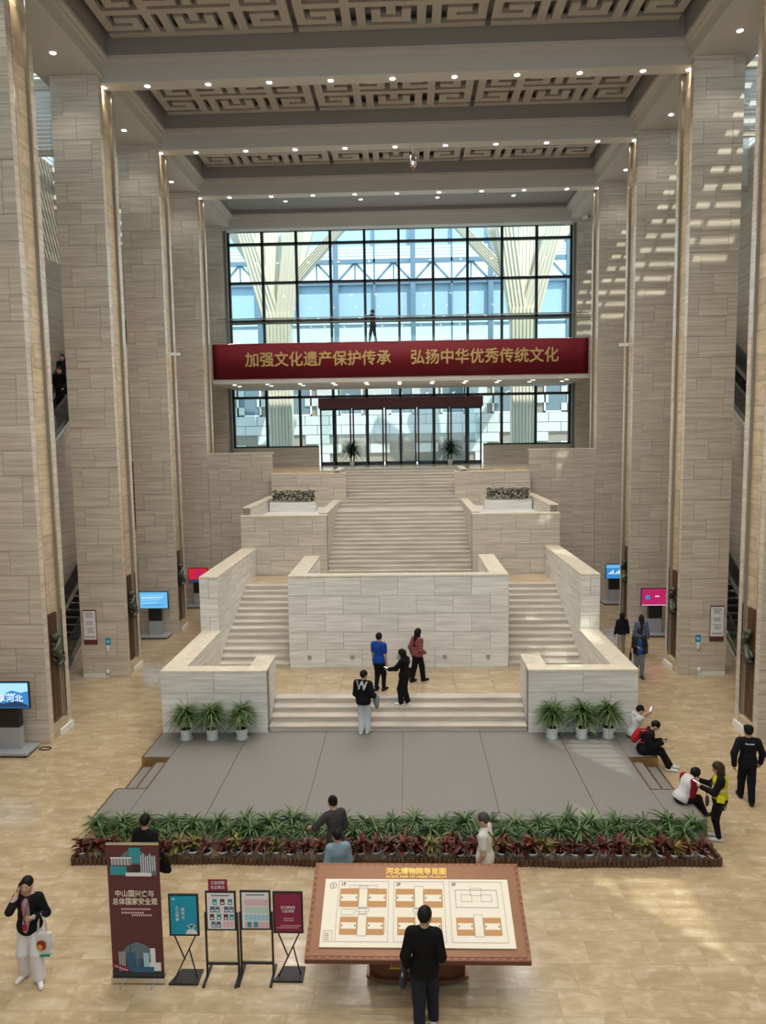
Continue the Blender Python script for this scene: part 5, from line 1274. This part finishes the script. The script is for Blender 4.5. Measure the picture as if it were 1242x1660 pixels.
# 11-13 sitting on the edge of the platform (facing +x)
SE = -PI/2
i = person('person in a white hooded jacket and face mask sitting with a raised phone', (6.28, 18.98, PZ), SE+.15, 1.66, pelvis=(0, 0, .13), lean=.28, feet=((.11, .62, -PZ), (-.09, .66, -PZ)), hands=((.10, .44, .68), (-.08, .44, .66)), top=(206, 208, 212), tl=.022, hem=.06, bottom=(40, 42, 48), bl=.016, shoes=(210, 210, 210), head=(.0, .15), mask=(150, 175, 195), hairc=(26, 22, 20), knee=(0, .5, 1), palms=((-1, 0, .2), (1, 0, .2)))
phone(i, i['wr'][1]+np.array((-.07, .05, .07)), (0, .35, 1), (0, -1, .35), 'phone held up by the person in the white hooded jacket')
shell(i, [('e', i['neck']-i['fw']*.05-i['up']*.01, (.11, .07, .08), i['Rt'])], 'hood', cloth((196, 198, 202)))
i = person('man in black with face mask sitting on the platform edge with a backpack', (6.25, 17.98, PZ), SE-.25, 1.76, pelvis=(0, 0, .13), lean=.35, feet=((.10, .60, -PZ), (-.08, .66, -PZ)), hands=((.12, .42, .36), (-.05, .42, .36)), top=(20, 20, 22), tl=.026, hem=.06, bottom=(22, 22, 26), bl=.022, shoes=(216, 218, 218), head=(.0, .35), mask=(200, 205, 210), knee=(0, .5, 1), palms=((-1, 0, .2), (1, 0, .2)))
e = i['hc']+i['hfw']*.052*1.76+i['hup']*.006; rt = i['hrt']; MB().tube([e-rt*.075-i['hfw']*.08, e-rt*.065, e+rt*.065, e+rt*.075-i['hfw']*.08], .005, 6).obj('glasses', M['black'], i['t'])
phone(i, i['wr'][1]+np.array((-.07, .06, .05)), (0, 1, .4), (0, -.4, 1), 'dark phone held low by the man with the red backpack', False)
P, up, fw, rt, s_ = i['P'], i['up'], i['fw'], i['rt'], i['sc']
RED = cloth((168, 30, 44)); c = P+up*.13*s_-fw*.155*s_
o = carried(i, [('e', c, (.15, .085, .20), i['Rt']), ('e', c-up*.08-fw*.03, (.13, .07, .10), i['Rt'])], 'backpack', 'red backpack on the back of the seated man in black', 'backpack', RED)
for q_ in (1, -1): MB().tube([c+up*.17+rt*.08*q_+fw*.04, i['neck']+rt*.085*q_*1.0+up*.025, i['neck']+rt*.085*q_+fw*.10-up*.06, P+up*.17*s_+rt*.11*q_+fw*.125, c-up*.10+rt*.13*q_+fw*.1], .018, 6).obj('strap', RED, o)
MB().tube([c+up*.20-fw*.02+rt*a for a in (-.03, .03)], .01, 6).obj('grab_handle', M['black'], o)
i = person('person in a white and red jacket sitting bent over a notebook', (6.25, 15.46, PZ), SE+.35, 1.64, pelvis=(0, 0, .13), lean=.55, feet=((.12, .56, -PZ), (-.10, .60, -PZ)), hands=((.09, .36, .36), (-.10, .38, .36)), top=(206, 204, 206), tl=.018, hem=.05, bottom=(26, 26, 30), bl=.02, shoes=(60, 60, 64), head=(.0, .75), hair='bob', knee=(0, .5, 1), palms=((-1, 0, -.5), (1, 0, -.5)))
P, up, fw, rt, s_ = i['P'], i['up'], i['fw'], i['rt'], i['sc']; RD = cloth((140, 28, 42))
for sd in (1, -1): shell(i, [('c', i['sh'][sd], i['el'][sd], .034*s_+.036, .027*s_+.036), ('e', i['sh'][sd]-i['rt']*sd*.02, (.075, .075, .06), i['Rt'])], 'red_sleeve', RD)
nb = thing('notebook', 'open white notebook on the lap of the person in the white and red jacket', 'book', tuple(i['t'].location), i['t'].rotation_euler[2])
cpt = (i['wr'][1]+i['wr'][-1])/2+np.array((0, .06, -.035))
MB().box(-.11, .11, -.08, .08, -.012, 0).obj('cover', M['bluegrey'], nb, loc=cpt, rot=(.25, 0, 0)); MB().box(-.105, .105, -.075, .075, 0, .008).obj('pages', M['paper'], nb, loc=cpt, rot=(.25, 0, 0))

# 14 attendant in yellow vest
i = person('woman in a yellow safety vest over black looking down at a phone', (6.72, 14.60, 0), 1.25, 1.70, hands=((.10, .38, 1.18), (-.12, .36, 1.14)), hair='long', hairc=(60, 44, 34), top=(18, 18, 20), tl=.016, hem=.05, bottom=(20, 20, 22), bl=.014, shoes=(208, 208, 208), head=(.0, .35), palms=((-.6, 0, .6), (.6, 0, .6)), curl=(.8, .8), res=.013)
P, up, fw, rt, s_ = i['P'], i['up'], i['fw'], i['rt'], i['sc']
YV = cloth((196, 190, 30), rough=.6)
shell(i, [('e', P+up*.02*s_, (.112*s_, .092*s_, .10*s_), None), ('e', P+up*.11*s_, (.104*s_, .084*s_, .11*s_), None), ('e', P+up*.21*s_, (.104*s_, .088*s_, .095*s_), None), ('c', i['sh'][1]-rt*.05*s_, i['sh'][-1]+rt*.05*s_, .047*s_, .047*s_)], 'vest', YV, clips=[(P-up*.055*s_, up), (i['neck']+up*.015*s_, -up)], cuts=[(i['sh'][1]+rt*.02*s_-up*.03*s_, (.05*s_, .06*s_, .075*s_)), (i['sh'][-1]-rt*.02*s_-up*.03*s_, (.05*s_, .06*s_, .075*s_))])
shell(i, [('e', P+up*.12*s_, (.108*s_, .089*s_, .13*s_), None)], 'reflective_band', cloth((196, 200, 190)), clips=[(P+up*.118*s_, up), (P+up*.140*s_, -up)])
MB().box(-.01, .01, -.075, .075, -.08, .08).obj('vest_pocket', cloth((222, 216, 50)), i['t'], loc=P+up*.04*s_-rt*.0-fw*.0+rt*(-.121*s_))
SH = plaid('black white check', srgb(30, 30, 34), srgb(170, 170, 172), srgb(70, 70, 74), 11)
shell(i, [('e', P-up*.07*s_, (.100*s_, .080*s_, .11*s_), None)], 'checked_shirt_hem', SH, clips=[(P-up*.135*s_, up), (P-up*.03*s_, -up)])
phone(i, (i['wr'][1]+i['wr'][-1])/2+np.array((0, .09, .03)), (0, 1, .5), (0, -.5, 1), 'phone held by the woman in the yellow vest')
o = carried(i, [('e', P-up*.06*s_+fw*.14*s_, (.10, .04, .12), None)], 'sling_bag', 'dark grey sling bag in front of the woman in the yellow vest', 'bag', cloth((70, 70, 74)))
MB().tube([P-up*.0+fw*.15*s_+rt*.08, i['sh'][1]-rt*.04+up*.05+fw*.05, i['sh'][1]-rt*.04+up*.05-fw*.06], .012, 6).obj('strap', cloth((70, 70, 74)), o)

# 15 guard
i = person('security guard in black uniform and cap walking away across the floor', (8.03, 16.22, 0), -.18, 1.80, hands=((.30, .12, .88), (-.31, -.10, .88)), top=(20, 22, 30), tl=.020, hem=.075, bottom=(18, 20, 26), bl=.018, cuff=.012, shoes=(22, 22, 24), feet=((.05, -.22), (-.09, .16)), head=(.1, .0), wide=1.08, elbow=(1, -.6, -.1), res=.013)
h_ = i['hc']; s_ = i['sc']; shell(i, [('e', h_+i['hup']*.045*s_, (.057*s_, .066*s_, .034*s_), i['Rh']), ('e', h_+i['hup']*.034*s_+i['hfw']*.06*s_, (.042*s_, .04*s_, .008*s_), i['Rh'])], 'cap', cloth((18, 19, 24)), .01, clips=[(h_+i['hup']*.026*s_, i['hup'])])
vs = []; fs = []
for k in range(6):
    x = -.095+k*.034; n0 = len(vs); vs += [(x, -.014), (x+.024, -.014), (x+.024, .014), (x, .014)]; fs.append((n0, n0+1, n0+2, n0+3))
on_back(i, (vs, fs), cloth((190, 192, 196)), 'back_lettering', .245*s_, off=.007)
P, up = i['P'], i['up']; shell(i, [('e', P+up*.055*s_, (.090*s_+.026, .068*s_+.026, .06*s_), None)], 'belt', cloth((12, 12, 14)), clips=[(P+up*.035*s_, up), (P+up*.062*s_, -up)])
MB().tube([i['sh'][-1]-i['fw']*.02+up*.06, i['sh'][-1]-i['fw']*.02+up*.16], [.016, .006], 6).obj('radio', M['black'], i['t'])

# 16-18 visitors in the right aisle
i = person('man in a blue T-shirt, open dark jacket and cap walking towards the viewer', (8.32, 24.95, 0), PI-.12, 1.75, hands=((.10, .26, 1.12), (-.24, .06, .86)), top=(44, 86, 156), tl=.012, bottom=(116, 122, 128), bl=.016, shoes=(50, 46, 44), feet=((.10, -.08), (-.08, .12)), head=(0, .4), hairc=(20, 20, 24), sleeve='short')
P, up, fw, rt, s_ = i['P'], i['up'], i['fw'], i['rt'], i['sc']; JK = cloth((44, 46, 44))
bz = [('e', P-up*.01*s_, (.118*s_, .098*s_, .11*s_), None), ('e', P+up*.10*s_, (.098*s_, .074*s_, .11*s_), None), ('e', P+up*.205*s_, (.112*s_, .080*s_, .10*s_), None), ('c', i['sh'][1]-rt*.02, i['sh'][-1]+rt*.02, .046*s_, .046*s_)]
for sd in (1, -1): bz += [('c', i['sh'][sd], i['el'][sd], .046*s_, .038*s_), ('c', i['el'][sd], i['el'][sd]+(i['wr'][sd]-i['el'][sd])*.92, .037*s_, .028*s_)]
shell(i, bz, 'jacket', JK, clips=[(P-up*.09*s_, up), (i['neck']+up*.012*s_, -up)], cuts=[(P+up*.10*s_+fw*.12*s_, (.062*s_, .10*s_, .26*s_))])
h_ = i['hc']; shell(i, [('e', h_+i['hup']*.040*s_, (.054*s_, .063*s_, .036*s_), i['Rh']), ('e', h_+i['hup']*.03*s_+i['hfw']*.07*s_, (.040*s_, .045*s_, .008*s_), i['Rh'])], 'cap', cloth((30, 34, 44)), .011, clips=[(h_+i['hup']*.024*s_, i['hup'])])
phone(i, i['wr'][1]+np.array((-.05, .06, .05)), (0, .8, .6), (0, -.6, .8), 'phone in the hand of the man in the blue T-shirt')
um = thing('umbrella', 'black folded umbrella hanging beside the man in the blue T-shirt', 'umbrella', tuple(i['t'].location), i['t'].rotation_euler[2])
MB().tube([(.285, -.02, .18), (.285, -.02, .30), (.28, -.02, .80), (.28, -.02, .86)], [.008, .03, .045, .02], 8).obj('canopy', M['black'], um); MB().tube([(.28, -.02, .86), (.275, -.02, 1.02)], .013, 6).obj('handle', M['black'], um); MB().tube([(.275, -.02, 1.02), (.26, -.01, 1.15), (.235, .0, 1.40)], .005, 6).obj('strap', M['black'], um)
i = person('woman with long black hair in a navy top walking away', (8.55, 27.75, 0), .15, 1.60, hair='long', hairc=(14, 13, 14), top=(26, 28, 42), tl=.022, hem=.06, bottom=(168, 158, 140), bl=.02, cuff=.02, shoes=(150, 140, 126), feet=((.08, .1), (-.08, -.1)), fine=True)
i = person('woman in a blue plaid shirt walking away beside the third right pillar', (9.12, 27.25, 0), -.1, 1.64, hair='long', hairc=(40, 28, 24), topmat=BP, tl=.022, hem=.10, bottom=(60, 66, 78), bl=.016, shoes=(200, 200, 200), feet=((.08, -.1), (-.08, .1)))
# 19 man on the balcony
i = person('man in black taking a picture on the balcony above the red banner', (-1.36, 39.1, 13.38), 1.15, 1.74, hands=((.10, .40, 1.46), (-.10, .40, 1.44)), top=(14, 14, 16), tl=.022, hem=.08, bottom=(18, 18, 22), shoes=(30, 30, 30), feet=((.08, -.16), (-.08, .16)), palms=((-1, 0, 0), (1, 0, 0)))
phone(i, (i['wr'][1]+i['wr'][-1])/2+np.array((0, .06, .05)), (1, 0, 0), (0, -1, 0), 'phone raised by the man on the balcony', False)
# 20 riders on the upper left escalator
zz = lambda y: 6.8+.02+.18+int((y-22.9)/.36)*.36*math.tan(math.radians(30.5))
i = person('man in black riding the upper escalator in the left aisle', (-12.72, 27.5, zz(27.5)), PI, 1.72, hands=((.2, .22, 1.0), (-.2, .15, .9)), top=(16, 16, 18), tl=.02, bottom=(18, 18, 20), shoes=(40, 40, 42), feet=((.09, 0), (-.09, 0)), head=(.1, .2))
i = person('rider with a white bag behind the man on the upper left escalator', (-12.95, 28.30, zz(28.3)), PI, 1.64, hands=((.2, .12, .85), (-.2, .12, .85)), top=(30, 30, 34), tl=.02, bottom=(24, 24, 28), shoes=(190, 190, 190), hair='long', feet=((.09, 0), (-.09, 0)))
carried(i, [('e', i['wr'][-1]+np.array((-.02, .06, -.2)), (.05, .12, .16), None)], 'hand_bag', 'white bag carried by the second rider on the upper left escalator', 'bag', cloth((214, 214, 214)))
